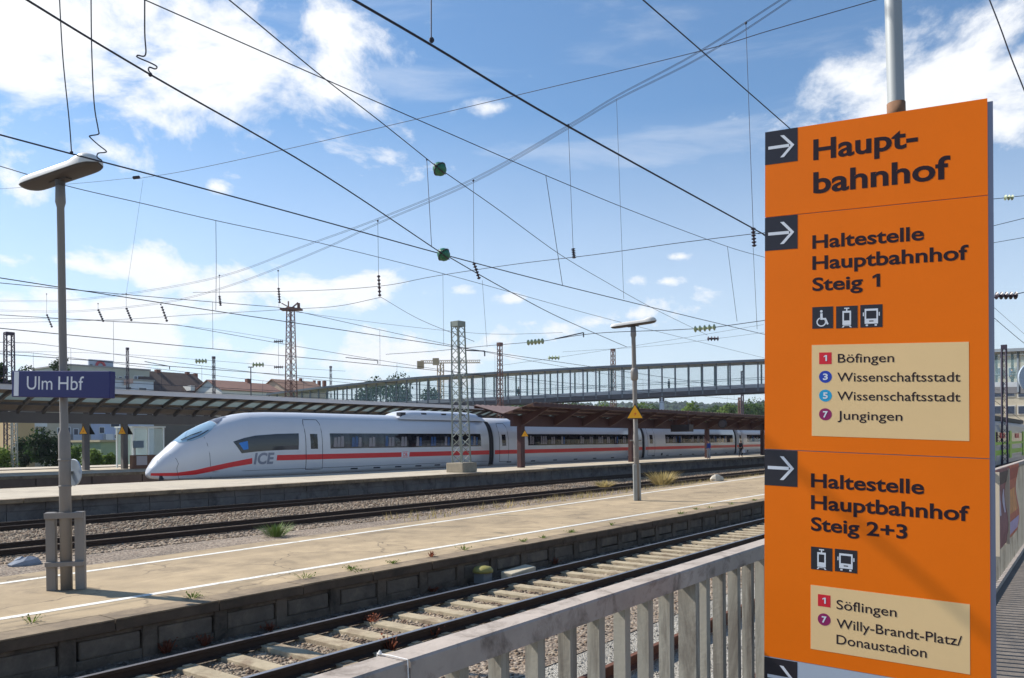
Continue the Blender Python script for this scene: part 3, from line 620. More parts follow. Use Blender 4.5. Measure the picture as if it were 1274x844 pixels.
def picto(kind, tl, br):
    A = ab(*tl); B = ab(*br); w = B[0]-A[0]; h = B[1]-A[1]
    t = slab(A[0], B[0], A[1], B[1], 0, OFF).build('pictogram', black_m, sign)
    f = lambda x, y: sp(A[0]+w*x, A[1]+h*y, OFF+.0001)
    b = MB(); P = lambda *q: b.prism([f(*i) for i in q], SN*.0003)
    R_ = lambda x0, y0, x1, y1: P((x0, y0), (x1, y0), (x1, y1), (x0, y1))
    if kind == 'tram':
        R_(.30, .22, .37, .86); R_(.63, .22, .70, .86); R_(.37, .22, .63, .31); R_(.37, .66, .63, .86); R_(.47, .12, .53, .22); R_(.38, .08, .62, .13)
        P((.34, .88), (.41, .88), (.35, .97), (.27, .97)); P((.59, .88), (.66, .88), (.73, .97), (.65, .97)); R_(.39, .88, .61, .905)
    elif kind == 'bus':
        R_(.20, .18, .27, .84); R_(.73, .18, .80, .84); R_(.27, .18, .73, .27); R_(.27, .62, .40, .84); R_(.60, .62, .73, .84); R_(.40, .62, .60, .70); R_(.40, .75, .60, .84)
        R_(.12, .34, .17, .50); R_(.83, .34, .88, .50); R_(.25, .87, .35, .94); R_(.65, .87, .75, .94)
    else:
        n = 20; b.prism([f(.44+.065*cos(2*pi*i/n), .21+.06*sin(2*pi*i/n)) for i in range(n)], SN*.0003)
        P((.39, .30), (.50, .30), (.51, .52), (.66, .52), (.79, .80), (.71, .84), (.60, .60), (.39, .60))
        for i in range(26):
            t0 = -1.9+i*4.9/26; t1 = t0+4.9/26+.01; t0 += 1.35; t1 += 1.35
            P((.44+.235*cos(t0), .70+.215*sin(t0)), (.44+.235*cos(t1), .70+.215*sin(t1)), (.44+.175*cos(t1), .70+.16*sin(t1)), (.44+.175*cos(t0), .70+.16*sin(t0)))
    b.build('symbol', white_m, t)
picto('chair', (1010.6, 382.5), (1036.5, 408.5)); picto('tram', (1040.2, 381.5), (1067, 408)); picto('bus', (1070.3, 379.8), (1098, 407))
picto('tram', (1009, 680), (1035.5, 711)); picto('bus', (1038.6, 682.8), (1066.5, 713.8))

# grey pole behind the sign
pp = atd(1115, 135, 2.9); pt = atd(1110, -40, 2.9)
po = thing('pole', 'grey steel pole with a rusty collar rising behind the orange sign', 'pole', (pp.x, pp.y, .93))
dr = (pt-pp).normalized(); pb = pp-dr*((pp.z-.94)/dr.z)
MB().tube([pb, pp, pp+dr*.02, pp+dr*6], [.0305, .0305, .029, .029], 20).build('shaft', mat('pole_paint', srgb(156, 160, 160), .55, .1, var=.1, vscale=3, streak=True), po, True)
MB().tube([pp-dr*.06, pp+dr*.018], [.0315, .0315], 20).build('rusty_collar', mat('rust', srgb(132, 96, 70), .9, var=.3, vscale=30), po, True)

# ================================================================== LAMPS AND SIGNS ON THE LOW PLATFORM
LAX = (RT*-.89+FW*.455).normalized(); LAX = (LAX-UP*.05).normalized(); LAY = Vector((-LAX.y, LAX.x, 0)).normalized()
def lamp_head(mbs, c, half):
    """long rounded luminaire along LAX with a bulging near end"""
    def sec(t):
        s_ = (1-abs(2*t-1)**9)**.5; return max(s_, .04)
    def top(a, k):
        x = (a*2-1)*half; s_ = sec(a); t = k*pi
        bulge = 1+.6*max(0, 1-abs(a-.11)/.13)**.7
        return c+LAX*x+LAY*(cos(t)*.19*s_)+Vector((0, 0, -.03*s_+abs(sin(t))**.5*.13*s_*bulge))
    def bot(a, k):
        x = (a*2-1)*half*.985; s_ = sec(a); t = pi+k*pi
        return c+LAX*x+LAY*(cos(t)*.185*s_)+Vector((0, 0, -.034*s_+sin(t)*.055*s_))
    mbs[0].grid(top, 28, 12); mbs[1].grid(bot, 28, 10)
def station_lamp(label, base, zh, rlo, rhi, half, framed, ln):
    t = thing('platform_lamp', label, 'street lamp', tuple(base))
    B = Vector(base); top = B+Vector((0, 0, zh))
    m1 = MB(); m1.tube([B, B+Vector((0, 0, 2.35)), B+Vector((0, 0, 2.42)), top+Vector((0, 0, -.5)), top+Vector((0, 0, -.42)), top+Vector((0, 0, -.12))], [rlo, rlo, rhi, rhi*.9, rhi*1.25, rhi*1.1], 18)
    for zc in (1.55, 1.95): m1.lathe(B+Vector((0, 0, zc)), [(rlo+.002, 0), (rlo+.008, .005), (rlo+.008, .025), (rlo+.002, .03)], 18)
    m1.build('pole', lamp_m, t, True)
    a, b_ = MB(), MB(); lamp_head((a, b_), top, half)
    hd = a.build('lamp_housing', lhead_m, t, True); b_.build('diffuser', lunder_m, hd, True)
    m3 = MB(); m3.obox(top+Vector((0, 0, -.075)), LAX*.2, LAY*.05, (0, 0, .03)); m3.tube([top+Vector((0, 0, -.2)), top+Vector((0, 0, -.09))], [rhi*1.1, .075], 14); m3.build('bracket', lunder_m, t)
    if framed:
        lat = RT*.98+FW*.2; lat.normalize(); dp = Vector((-lat.y, lat.x, 0))
        for s_ in (-1, 1): MB().obox(B+lat*(.20*s_)+Vector((0, 0, .59)), lat*.066, dp*.05, (0, 0, .59)).build('upright', lamp_m, t, bevel=.006)
        for z, h in ((1.13, .045), (.40, .035)): MB().obox(B+Vector((0, 0, z))-dp*.085, lat*.262, dp*.03, (0, 0, h)).build('cross_bar', lamp_m, t, bevel=.005)
    else:
        for s_ in (-1, 1): MB().obox(B+(RT*.9+FW*.3)*(.075*s_)-FW*.0+Vector((0, 0, .66)), RT*.065, FW*.09, (0, 0, .66)).build('base_casing', steel_m, t, bevel=.01)
        MB().lathe(B+Vector((0, 0, 4.35)), [(rhi, 0), (.13, .05), (.14, .3), (.12, .42), (rhi, .46)], 14).build('loudspeaker', lamp_m, t, True)
        MB().tube([B+Vector((0, 0, 2.18))-RT*.22, B+Vector((0, 0, 2.18))+RT*.2], .025, 8).build('bracket_arm', lamp_m, t)
    lean(t, ln); return t
lb1 = atz(83, 734, PZ); lb2 = atz(793, 623, PZ)
station_lamp('near platform lamp with a framed foot carrying the blue station name sign', lb1, 6.28, .083, .058, .88, True, -.008)
station_lamp('farther platform lamp with a cased foot carrying a yellow warning triangle', lb2, 6.42, .10, .085, .88, False, -.016)

# blue station name sign
d0 = (lb1-CAMP).dot(FW)-.14
c = atd(78, 478.5, d0)
sx = (atd(138.5, 481, d0-.25)-atd(17, 476, d0+.25)); sx.z = 0; wd = sx.length; sx.normalize()
snn = Vector((sx.y, -sx.x, 0))
if snn.dot(CAMP-c) < 0: snn = -snn
sxr = (sx-UP*.035).normalized(); syr = snn.cross(sxr); syr = syr if syr.z > 0 else -syr
hh = 33/2*d0/F
ss = thing('station_sign', 'blue station name sign reading Ulm Hbf fixed to the near platform lamp', 'sign', tuple(c-UP*hh))
MB().obox(c, sxr*wd/2, syr*hh, snn*.055).build('sign_box', blue_m, ss, bevel=.01)
MB().obox(c-sxr*(wd/2-.09)+snn*.0555, sxr*.045, syr*hh*.93, snn*.002).build('white_bar', white_m, ss)
x0 = (37-78)/121*wd; x1 = (107.5-78)/121*wd
for w_, f0, f1 in (('Ulm', 0, .455), ('Hbf', .56, 1)): b = MB(); writing(b, w_, c+sxr*(x0+(x1-x0)*f0)-syr*(hh*.42)+snn*.057, sxr, syr, (x1-x0)*(f1-f0), hh*1.0, .0); b.build('lettering', white_m, ss)
# round sign seen from behind on the near lamp
dd = (lb1-CAMP).dot(FW)+.1; q = atd(91.5, 588, dd)
t = thing('round_sign', 'grey back of a round sign clamped to the near platform lamp below the blue sign', 'sign', tuple(q))
nrm = (RT*.5+FW*.86).normalized()
MB().lathe(q+RT*.0-nrm*.012, [(.20, 0), (.205, .004), (.205, .02), (.20, .024)], 28, nrm).build('plate', plate_m, t)
MB().obox(q-RT*.06, RT*.07, FW*.02, (0, 0, .02)).build('clamp', steel_m, t)

def warn_sign(label, c, nrm, h, group=None):
    """triangular warning sign facing nrm"""
    nrm = Vector(nrm).normalized(); ex = Vector((-nrm.y, nrm.x, 0)).normalized(); ey = Vector((0, 0, 1)); w = h*1.155/2
    t = thing('warning_sign', label, 'warning sign', tuple(c), group)
    def tri(k, o): return [c+ex*(-w*k)+ey*(-h/3*k)+nrm*o, c+ex*(w*k)+ey*(-h/3*k)+nrm*o, c+ey*(h*2/3*k)+nrm*o]
    pl = MB().prism(tri(1, 0), nrm*.012).build('plate', tri_m, t)
    MB().prism(tri(.84, .012), nrm*.002).build('yellow_field', yellow_m, t)
    b = MB(); f = lambda x, y: c+ex*(x*h)+ey*(y*h)+nrm*.0142
    b.prism([f(.10, .14), f(-.09, -.03), f(.01, -.02), f(-.05, -.16), f(.12, .02), f(.02, .02)], nrm*.001)
    b.build('flash', flash_m, t); return t
wc = atd(790, 515, (lb2-CAMP).dot(FW)-.14)
toc = (CAMP-wc); toc.z = 0
warn_sign('yellow high voltage triangle facing the railing on the farther platform lamp', wc, toc.normalized()*.95-RT*.12, .56)
w2 = warn_sign('grey backed warning triangle behind the yellow one on the farther platform lamp', wc+FW*.22+RT*.1, -toc.normalized()*.6+RT*.7, .56)

# small things lying about
bt = atz(101.5, 731, PZ); t = thing('bottle', 'clear plastic bottle standing at the foot of the near platform lamp', 'bottle', tuple(bt))
MB().lathe(bt, [(.035, 0), (.043, .02), (.043, .17), (.03, .23), (.014, .27), (.014, .31)], 14).build('body', mat('bottle_plastic', srgb(226, 230, 236), .08, alpha=.45, spec=.8), t, True)
MB().lathe(bt+UP*.31, [(.016, 0), (.016, .02)], 12).build('cap', white_m, t)
q = atz(578, 722, -.15); t = thing('track_box', 'small grey trackside box with a yellow lid against the platform wall', 'box', (q.x, 9.78, -.17))
o_ = Vector((q.x, 9.78, -.17))
MB().prism([o_+Vector(p) for p in ((-.13, -.13, 0), (.13, -.13, 0), (.13, .13, 0), (-.13, .13, 0))], (0, 0, .22)).build('body', mat('box_grey', srgb(112, 116, 118), .7), t, bevel=.02)
MB().lathe(o_+UP*.22, [(.2, 0), (.2, .05), (.16, .1), (.05, .125)], 18).build('lid', mat('lid_yellow', srgb(146, 138, 72), .6, var=.2, vscale=8), t, True)
q = atz(640, 715, -.1)
b = MB(); ax = Vector((1, .16, 0)).normalized(); ay = Vector((-ax.y, ax.x, .12)); b.obox((q.x+.1, 9.62, -.08), ax*.52, ay*.13, (0, 0, .085)); tag(b.build('concrete_block', mat('block_concrete', srgb(190, 178, 154), .95, var=.15, vscale=6), bevel=.02), 'pale concrete block lying beside the rail below the platform wall', 'concrete block')
def rock(px, py, z, r, m, label, grp=None):
    q = atz(px, py, z); rr = random.Random(px); b = MB(); n = 10
    prof = [(.5, -.1), (.95, .05), (1, .3), (.75, .6), (.3, .75)]; b.lathe((0, 0, 0), prof, 9)
    b.v = [(q.x+x*r*(1.5+.3*rr.random()), q.y+y*r*(.9+.3*rr.random()), q.z+zz*r*(1.2+.5*rr.random())) for x, y, zz in b.v]
    return tag(b.build('rock', m), label, 'rock', grp)
rock(32, 706, .3, .17, mat('rock_grey', srgb(140, 146, 156), .9, var=.2, vscale=5), 'bluish grey rock in the ballast left of the near platform lamp')
rock(892, 599, .36, .32, mat('rock_pale', srgb(196, 186, 168), .9, var=.15, vscale=4), 'pale stone lying in dry grass at the far side of the low platform')

def tuft(name, label, q, h, r, n, m, grp, seed, blade=.012):
    rr = random.Random(seed); b = MB()
    for i in range(n):
        a = rr.random()*2*pi; rd = r*rr.random()**.6; p = Vector((q[0]+cos(a)*rd*.5, q[1]+sin(a)*rd*.5, q[2])); hh_ = h*(.4+.6*rr.random())
        tip = p+Vector((cos(a)*rd*.9, sin(a)*rd*.9, hh_)); sd = Vector((-sin(a), cos(a), 0))*blade; mid = (p+tip)/2+Vector((0, 0, hh_*.12))
        b.add([p-sd*.6, p+sd*.6, mid+sd, mid-sd, tip], [(0, 1, 2, 3), (3, 2, 4)])
        if name == 'weed' and i % 2 == 0:
            c_ = tip; s2 = blade*2.2; nrm2 = Vector((rr.uniform(-1, 1), rr.uniform(-1, 1), 1)).normalized(); e = nrm2.orthogonal().normalized(); g2 = nrm2.cross(e)
            b.add([c_-e*s2, c_-g2*s2*.6, c_+e*s2, c_+g2*s2*.6], [(0, 1, 2, 3)])
    return tag(b.build(name, m), label, 'weed' if name == 'weed' else 'grass', grp)
GW = 'small green weeds in the platform edge joints'
for i, (x, y, h, red) in enumerate([(40, 774, .13, 0), (239, 744, .10, 0), (379.5, 719, .16, 0), (437, 708.5, .10, 0), (445, 711, .07, 0), (489, 701, .09, 0), (577, 684.5, .17, 0), (651, 673.5, .09, 0), (676, 669.5, .10, 0), (711, 663, .12, 0), (761, 654, .13, 0), (847, 639.5, .14, 0), (910, 628, .14, 0), (866, 634, .1, 0), (884, 632, .1, 0), (938, 623, .12, 0)]):
    q = atz(x, y, PZ); tuft('weed', 'small green weed growing in a joint of the low platform edge', q, h*.62, .10+.08*((i*7)%5)/4, 18+(i*11)%22, weed_m, GW, i, .009)
q = atz(537, 693, PZ); tuft('weed', 'reddish weed growing at the low platform edge among green ones', q, .10, .09, 26, weedr_m, None, 40)
for i, (x, y, z, h) in enumerate([(207, 812, -.17, .17), (255, 803, -.17, .16), (463, 776, -.17, .14), (485, 811, -.17, .22), (540, 793, -.17, .16), (539, 736, -.17, .10), (335, 785, -.17, .10), (690, 702, -.17, .14)]):
    q = atz(x, y, z); tuft('weed', 'reddish weed growing in the ballast beside a near rail', q, h, .12, 34, weedr_m, 'reddish weeds in the near ballast', 60+i, .013)
q = atz(343, 668, .34); tuft('grass_tuft', 'bright green grass tuft in the ballast beyond the low platform', q, .36, .42, 170, mat('bright_grass', (.15, .22, .05), .8, var=.4, vscale=6), None, 90, .009)
q = atz(752, 606, .35); tuft('grass_tuft', 'short dry grass clump at the foot of the farther platform lamp', q+Vector((0, 0, 0)), .35, .6, 120, dry_m, None, 91, .02)
q = atz(824, 603, .35); tuft('grass_tuft', 'tall bushy dry grass clump at the far side of the low platform', q, .75, .9, 260, dry_m, None, 92, .02)
# dry grass fringe along the far side of the low platform
rr = random.Random(5); b = MB()
for i in range(5200):
    x = 16+64*rr.random()**1.2; y = l2v(x)+.85+rr.random()**1.5*1.9; dens = .5+.5*sin(x*.9)*sin(x*.37+1)
    if rr.random() > max(.15, dens)*(.25+.75*min(1, (x-14)/22)): continue
    h = .08+.24*rr.random(); a = rr.random()*6.28; p = Vector((x, y, float(zbed(x, min(y, 19)))+.0)); t_ = p+Vector((cos(a)*h*.5, sin(a)*h*.5, h)); sd = Vector((-sin(a), cos(a), 0))*.014
    b.add([p-sd, p+sd, t_], [(0, 1, 2)])
o = b.build('dry_grass', dry_m); o['kind'] = 'stuff'

# ================================================================== WHITE TRAIN
TVC = 40.75; TW = 1.45
SIL = [(21.75, 1.02), (21.87, 1.30), (22.03, 1.50), (22.34, 1.918), (22.75, 2.225), (23.3, 2.70), (24.15, 3.28), (24.98, 3.66), (25.88, 4.0), (26.9, 4.25), (27.6, 4.36), (29.0, 4.43), (31, 4.46), (200, 4.46)]
UT = 21.75
def tzt(u): return float(np.interp(u, [a for a, _ in SIL], [b for _, b in SIL]))
def tw(u):
    t = min(1, max(0, (u-UT)/(31.5-UT))); return TW*(1-(1-t)**3.6)**.5
def tzm(u): t = min(1, max(0, (u-UT)/8)); return 1.02+(1.95-1.02)*(1-(1-t)**1.6)
def tzb(u): return .66+.30*math.exp(-(u-UT)/.30)
def half(u, z):
    zt, zm, zb = tzt(u), tzm(u), tzb(u)
    if z >= zm: q = min(1, (z-zm)/max(zt-zm, 1e-4)); return tw(u)*max(0, 1-q**3.0)**.5
    q = min(1, (zm-z)/max(zm-zb, 1e-4)); return tw(u)*(1-.10*q**3)
def skin(u, z, off=0): return (u, TVC-half(u, z)-off, z)
def skinpx(x, y):
    v = TVC-TW
    for _ in range(12):
        P = atv(x, y, v); v = .5*v+.5*(TVC-half(P.x, P.z))
    return P.x, P.z
def carbody(us, closed0=False):
    b = MB(); n0, n1 = 6, 22; ring = []
    for u in us:
        r = []; zt, zm, zb = tzt(u), tzm(u), tzb(u)
        for i in range(n0): z = zb+(zm-zb)*i/n0; r.append((-half(u, z), z))
        for i in range(n1):
            a = i/n1; q = sin(a*pi/2); z = zm+(zt-zm)*q; r.append((-half(u, z), z))
        r.append((0, zt)); r2 = r+[(-y, z) for y, z in r[:-1][::-1]]; ring.append([(u, TVC+y, z) for y, z in r2])
    n = len(ring[0])
    for r in ring: b.v += r
    for i in range(len(ring)-1):
        for k in range(n): k2 = (k+1) % n; b.f.append((i*n+k, (i+1)*n+k, (i+1)*n+k2, i*n+k2))
    b.f.append(tuple(range(n))); b.f.append(tuple((len(ring)-1)*n+k for k in range(n))[::-1]); return b
train = thing('high_speed_train', 'white high speed train with red stripe and pointed nose at the middle platform', 'train', (UT, TVC, 0))
U1 = atv(612, 550, 39.3).x; U2 = atv(801, 550, 39.3).x; U3 = U2+25.2; U4 = U3+25.2
us = [UT+.005+(33-UT)*(i/40)**2 for i in range(41)]+[35, 38, 41, 44, 47, U1-.34]
cars = [carbody(us).build('leading_car', train_m, train, True)]
for a, c_ in ((U1, U2), (U2, U3), (U3, U4)): cars.append(carbody([a+.34, a+3, a+8, a+14, a+20, c_-.34]).build('car', train_m, train, True))
for u in (U1, U2, U3):
    b = MB(); pr = [(-half(60, z)*.93, z*.985) for z in np.linspace(.8, 4.2, 24)]; pr = [(-1.3, .75)]+pr+[(0, 4.32)]+[(-y, z) for y, z in pr[::-1]]+[(1.3, .75)]
    b.prism([(u-.36, TVC+y, z) for y, z in pr], (.72, 0, 0)); b.build('gangway', gang_m, train)
    for k in (-.22, 0, .22): 
        b = MB(); b.tube([(u+k, TVC-half(60, z)*.95, z*.985) for z in np.linspace(.8, 4.0, 18)], .05, 6); b.build('gangway_fold', mat('rubber2', srgb(62, 62, 68), .8), train)
def patch(name, m, par, top, bot, off=.006, nu=10, nv=3):
    """area on the car side between a lower and an upper line given as (u, z) lists"""
    b = MB()
    def f(a, c):
        def at(l):
            ss = np.linspace(0, 1, len(l)); return np.interp(a, ss, [p[0] for p in l]), np.interp(a, ss, [p[1] for p in l])
        (ua, za), (ub, zb) = at(bot), at(top); return skin(ua+(ub-ua)*c, za+(zb-za)*c, off)
    b.grid(f, nu, nv); o = b.build(name, m, par); so_ = o.modifiers.new('thickness', 'SOLIDIFY'); so_.thickness = .004; so_.offset = 0; return o
def seam(par, pts, r=.014, m=seam_m, name='seam'):
    return MB().tube([skin(u, z, .0) for u, z in pts], r, 5).build(name, m, par)
ld = cars[0]
PX = lambda *l: [skinpx(*p) for p in l]
# red stripe on the leading car: one sweep from the nose, one from behind the lettering
topl = PX((187.3, 588.9), (206, 588.6), (220, 588.3), (243, 585), (260.5, 581), (285.6, 575.6), (313.8, 570)); botl = PX((187.3, 592.1), (206, 592.5), (220, 592.3), (243, 590.8), (260.5, 587.5), (285.6, 581.8), (313.8, 577.2))
patch('red_stripe', tred_m, ld, topl, botl, .006, 40, 2)
SZ0, SZ1 = 1.55, 1.87
us0 = skinpx(344, 570)[0]
DB0 = skinpx(500, 565)[0]; DB1 = skinpx(508.5, 565)[0]
for a, c_ in ((us0, DB0-.05), (DB1+.05, U1-.36)): patch('red_stripe', tred_m, ld, [(a+.05, SZ1), (c_, SZ1)], [(a, SZ0), (c_, SZ0)], .006, 12, 2)
for car, a, c_ in ((cars[1], U1, U2), (cars[2], U2, U3), (cars[3], U3, U4)): patch('red_stripe', tred_m, car, [(a+.36, SZ1), (c_-.36, SZ1)], [(a+.36, SZ0), (c_-.36, SZ0)], .006, 4, 2)
# company square: white with red frame and letters
def onskin(name, txt, u0, u1, z0, z1, m, par, bold, off=.008, shear=0):
    v, f, w, cp = text_geo(txt, bold, shear); b = MB()
    b.add([skin(u0+(u1-u0)*p[0]/w, z0+(z1-z0)*p[1]/cp, off) for p in v], f); return b.build(name, m, par)
patch('emblem', white_m, ld, [(DB0, SZ1+.06), (DB1, SZ1+.06)], [(DB0, SZ0-.06), (DB1, SZ0-.06)], .008, 2, 2)
lw = (DB1-DB0); onskin('emblem_letters', 'DB', DB0+lw*.2, DB1-lw*.2, SZ0+.04, SZ1-.04, tred_m, ld, .02, .014)
for (a, c_, z0, z1) in ((DB0+.04, DB1-.04, SZ1+.0, SZ1+.035), (DB0+.04, DB1-.04, SZ0-.035, SZ0)): patch('emblem_frame', tred_m, ld, [(a, z1), (c_, z1)], [(a, z0), (c_, z0)], .013, 2, 1)
e0 = skinpx(315.5, 572)[0]; e1_ = skinpx(341.5, 572)[0]
onskin('lettering', 'ICE', e0, e1_, 1.36, 2.02, icegrey_m, ld, .035, .008, .18)
# cab side window
ct = PX((290, 549.6), (304, 545.0), (318, 542), (345, 540), (371.5, 539.3)); cb = PX((300.7, 564.2), (318, 562.2), (336, 560.8), (354, 560), (371.5, 559.6))
cw = patch('cab_window', tglass_m, ld, ct, cb, .006, 24, 8)
ot = PX((297, 551.5), (308, 548.8)); obm = PX((303, 560), (309, 559)); patch('blue_screen', seatb_m, cw, ot, obm, .009, 3, 3)
# windscreen and dark roof fairing behind it
wl = [(23.36, 2.62), (23.9, 2.72), (24.5, 2.95), (25.0, 3.28), (25.4, 3.62)]
def wlow(u): return float(np.interp(u, [p[0] for p in wl], [p[1] for p in wl]))
def nosepatch(name, m, ua, ub, lowf, off, par, nu=22, nv=22):
    b = MB()
    def f(a, c):
        u = ua+(ub-ua)*a; zl = min(lowf(u), tzt(u)-.03); zt = tzt(u); s_ = 2*c-1; q = 1-abs(s_)**1.7; z = zl+(zt-zl)*q; h = half(u, z); y = -h if s_ < 0 else h
        n = Vector((-.6, y*.5, .9)).normalized()*off; return (u+n.x, TVC+y+n.y, z+n.z)
    b.grid(f, nu, nv); return b.build(name, m, par, True)
ws = nosepatch('windscreen', shield_m, 23.33, 25.45, wlow, .016, ld)
nosepatch('screen_fairing', mat('dark_fairing', srgb(96, 98, 108), .3, coat=.4), 25.5, 26.35, lambda u: 3.66+.62*(u-25.5), .016, ld)
for pts in (((23.5, 2.76), (24.0, 3.02), (24.55, 3.22)), ((23.7, 2.74), (24.3, 2.98), (24.9, 3.30))): MB().tube([(u-.03, TVC-half(u, min(z, tzt(u)-.02))-.03, z+.03) for u, z in pts], .022, 5).build('wiper', seam_m, ws)
# seams of the nose cover and the cab
seam(ld, PX((211, 566), (219, 571), (222, 577), (220, 583), (221, 590), (223, 597)))
seam(ld, PX((254, 544), (258, 553), (261, 566), (262, 580), (262.5, 597)))
seam(ld, [(u, 1.02) for u in np.linspace(skinpx(264, 590)[0], U1-.5, 12)], .012)
seam(ld, [(u, 4.05) for u in np.linspace(27.5, U1-.5, 12)], .010, mat('gutter', srgb(170, 174, 184), .5), 'gutter')
MB().box(UT+.42, UT+.62, TVC-.62, TVC-.5, .62, .9).build('coupler_cover', seam_m, ld)
def door(car, ua, ub, z0=.95, z1=4.0):
    d = patch('door', train_m, car, [(ua, z1), (ub, z1)], [(ua, z0), (ub, z0)], .005, 4, 14)
    r = .12; pts = [(ua, z0), (ua, z1-.25), (ua+r, z1), (ub-r, z1), (ub, z1-.25), (ub, z0), (ua, z0)]; full = []
    for p, q in zip(pts, pts[1:]): full += [(p[0]+(q[0]-p[0])*t, p[1]+(q[1]-p[1])*t) for t in np.linspace(0, 1, 6, endpoint=False)]
    seam(d, full+[pts[0]], .022)
    m_ = (ua+ub)/2; w = (ub-ua)*.22; patch('door_window', tglass_m, d, [(m_-w, 3.12), (m_+w, 3.12)], [(m_-w, 2.2), (m_+w, 2.2)], .011, 2, 4)
    patch('stripe', tred_m, d, [(ua+.03, SZ1), (ub-.03, SZ1)], [(ua+.03, SZ0), (ub-.03, SZ0)], .011, 2, 2)
door(ld, skinpx(380.5, 550)[0], skinpx(401, 550)[0])
door(cars[1], skinpx(621.5, 550)[0], skinpx(632.5, 550)[0]); door(cars[2], skinpx(806, 548)[0], skinpx(814.5, 548)[0]); door(cars[3], U3+1.0, U3+2.1)
rs = random.Random(11)
def windows(car, ua, ub, z0=2.2, z1=3.16, bright=1.0):
    w = patch('window_band', tglass_m, car, [(ua, z1), (ub, z1)], [(ua, z0), (ub, z0)], .006, 12, 4)
    n = max(3, int(round((ub-ua)/1.55))); st = (ub-ua)/n
    for i in range(n):
        a = ua+st*i+.16; c_ = ua+st*(i+1)-.16
        if rs.random() < .86:
            for k in range(rs.choice((2, 2, 3))):
                x0 = a+.08+(c_-a-.3)*k/3; sl_ = .10; zt_ = z1-.16-.12*rs.random()
                patch('seat', seatb_m if rs.random() < .12 else seat_m, w, [(x0+sl_, zt_), (x0+sl_+.2, zt_)], [(x0, z0+.1), (x0+.26, z0+.1)], .010, 2, 3)
        patch('window_pane', tglass2_m, w, [(a, z1-.05), (c_, z1-.05)], [(a, z0+.05), (c_, z0+.05)], .022, 3, 4)
windows(ld, skinpx(411, 550)[0], skinpx(598.5, 550)[0])
windows(cars[1], skinpx(657, 550)[0], skinpx(783, 548)[0]); windows(cars[2], skinpx(828, 548)[0], skinpx(912, 548)[0]); windows(cars[3], U3+4, U4-2)
# roof fairings and underside boxes
hb = MB()
def hump(a, c, ua, ub, h):
    u = ua+(ub-ua)*a; e = max(0, 1-abs(2*a-1)**7)**.5; t = c*pi; return (u, TVC-cos(t)*.98, 4.16+sin(t)**.6*(h*e+.12))
hb.grid(lambda a, c: hump(a, c, atv(487, 515, 40.6).x, atv(594, 517, 40.6).x, .58), 30, 12); hb.build('roof_fairing', train_m, ld, True)
for u in np.linspace(U1-9.5, U1-1, 5): MB().box(u, u+.5, TVC-.9, TVC-.5, 4.3, 4.66).build('roof_vent', seam_m, ld)
for car, a, c_ in ((cars[0], 34, U1-1.2), (cars[1], U1+1, U2-1), (cars[2], U2+1, U3-1)):
    for i in range(7):
        u = a+(c_-a)*(i+.3)/7; patch('vent_slot', seam_m, car, [(u, .93), (u+.6, .93)], [(u, .84), (u+.6, .84)], .004, 1, 1)
for car, a in zip(cars[1:], (U1, U2, U3)): patch('hatch', seam_m, car, [(a+4, 1.15), (a+4.4, 1.15)], [(a+4, .9), (a+4.4, .9)], .005, 1, 1)

# ================================================================== BROWN CANOPY ON THE MIDDLE PLATFORM
CU0, CU1 = 43.6, 175.0
def croof(v):   # butterfly section
    d = abs(v-33.9); return 4.42+d*.255
cn = thing('platform_canopy', 'dark reddish brown butterfly canopy with steel columns on the middle platform', 'canopy', (60, 33.9, P2Z))
b = MB(); vs = [31.3, 33.9, 36.5]
n = 220
def corr(a, c):
    u = CU0+(CU1-CU0)*a; i = c*2; v = 31.3+2.6*i
    return (u, v, croof(v)+.12+.035*sin(u*2*pi/.6))
b = MB(); b.grid(lambda a, c: corr(a, c), 880, 2); o = b.build('roof_sheet', brownroof_m, cn); so_ = o.modifiers.new('thickness', 'SOLIDIFY'); so_.thickness = .03
for v, sgn in ((31.32, 1), (36.48, -1)): MB().box(CU0, CU1, v-.03, v+.03, croof(v)-.16, croof(v)+.06).build('fascia', brown_m, cn)
for vv in (32.3, 33.1, 34.7, 35.6): MB().box(CU0, CU1, vv-.05, vv+.05, croof(vv)-.08, croof(vv)+.07).build('purlin', brown_m, cn)
MB().box(CU0+1, CU1, 33.76, 34.04, 3.62, 4.38).build('girder', brown_m, cn)
i = 0
u = 45.6
while u < 170:
    MB().prism([(u, 31.35, croof(31.35)-.05), (u, 33.9, croof(33.9)-.05), (u, 36.45, croof(36.45)-.05), (u, 36.45, croof(36.45)-.18), (u, 34.2, 3.75), (u, 33.6, 3.75), (u, 31.35, croof(31.35)-.18)], (.14, 0, 0)).build('bracket', brown_m, cn)
    u += 4.05
for k in range(8):
    u = 45.6+16.2*k; MB().box(u-.17, u+.31, 33.72, 34.08, P2Z, 3.7).build('column', brown_m, cn, bevel=.02)
for x in (649, 785.3):
    pass
wsig = 'warning triangles on the brown canopy columns'
for k, lab in ((0, 'yellow warning triangle on the leftmost brown canopy column'),):
    q = Vector((45.67, 33.55, 3.05)); warn_sign(lab, q, (CAMP-q).normalized()*.9+Vector((0, -.2, 0)), .5)
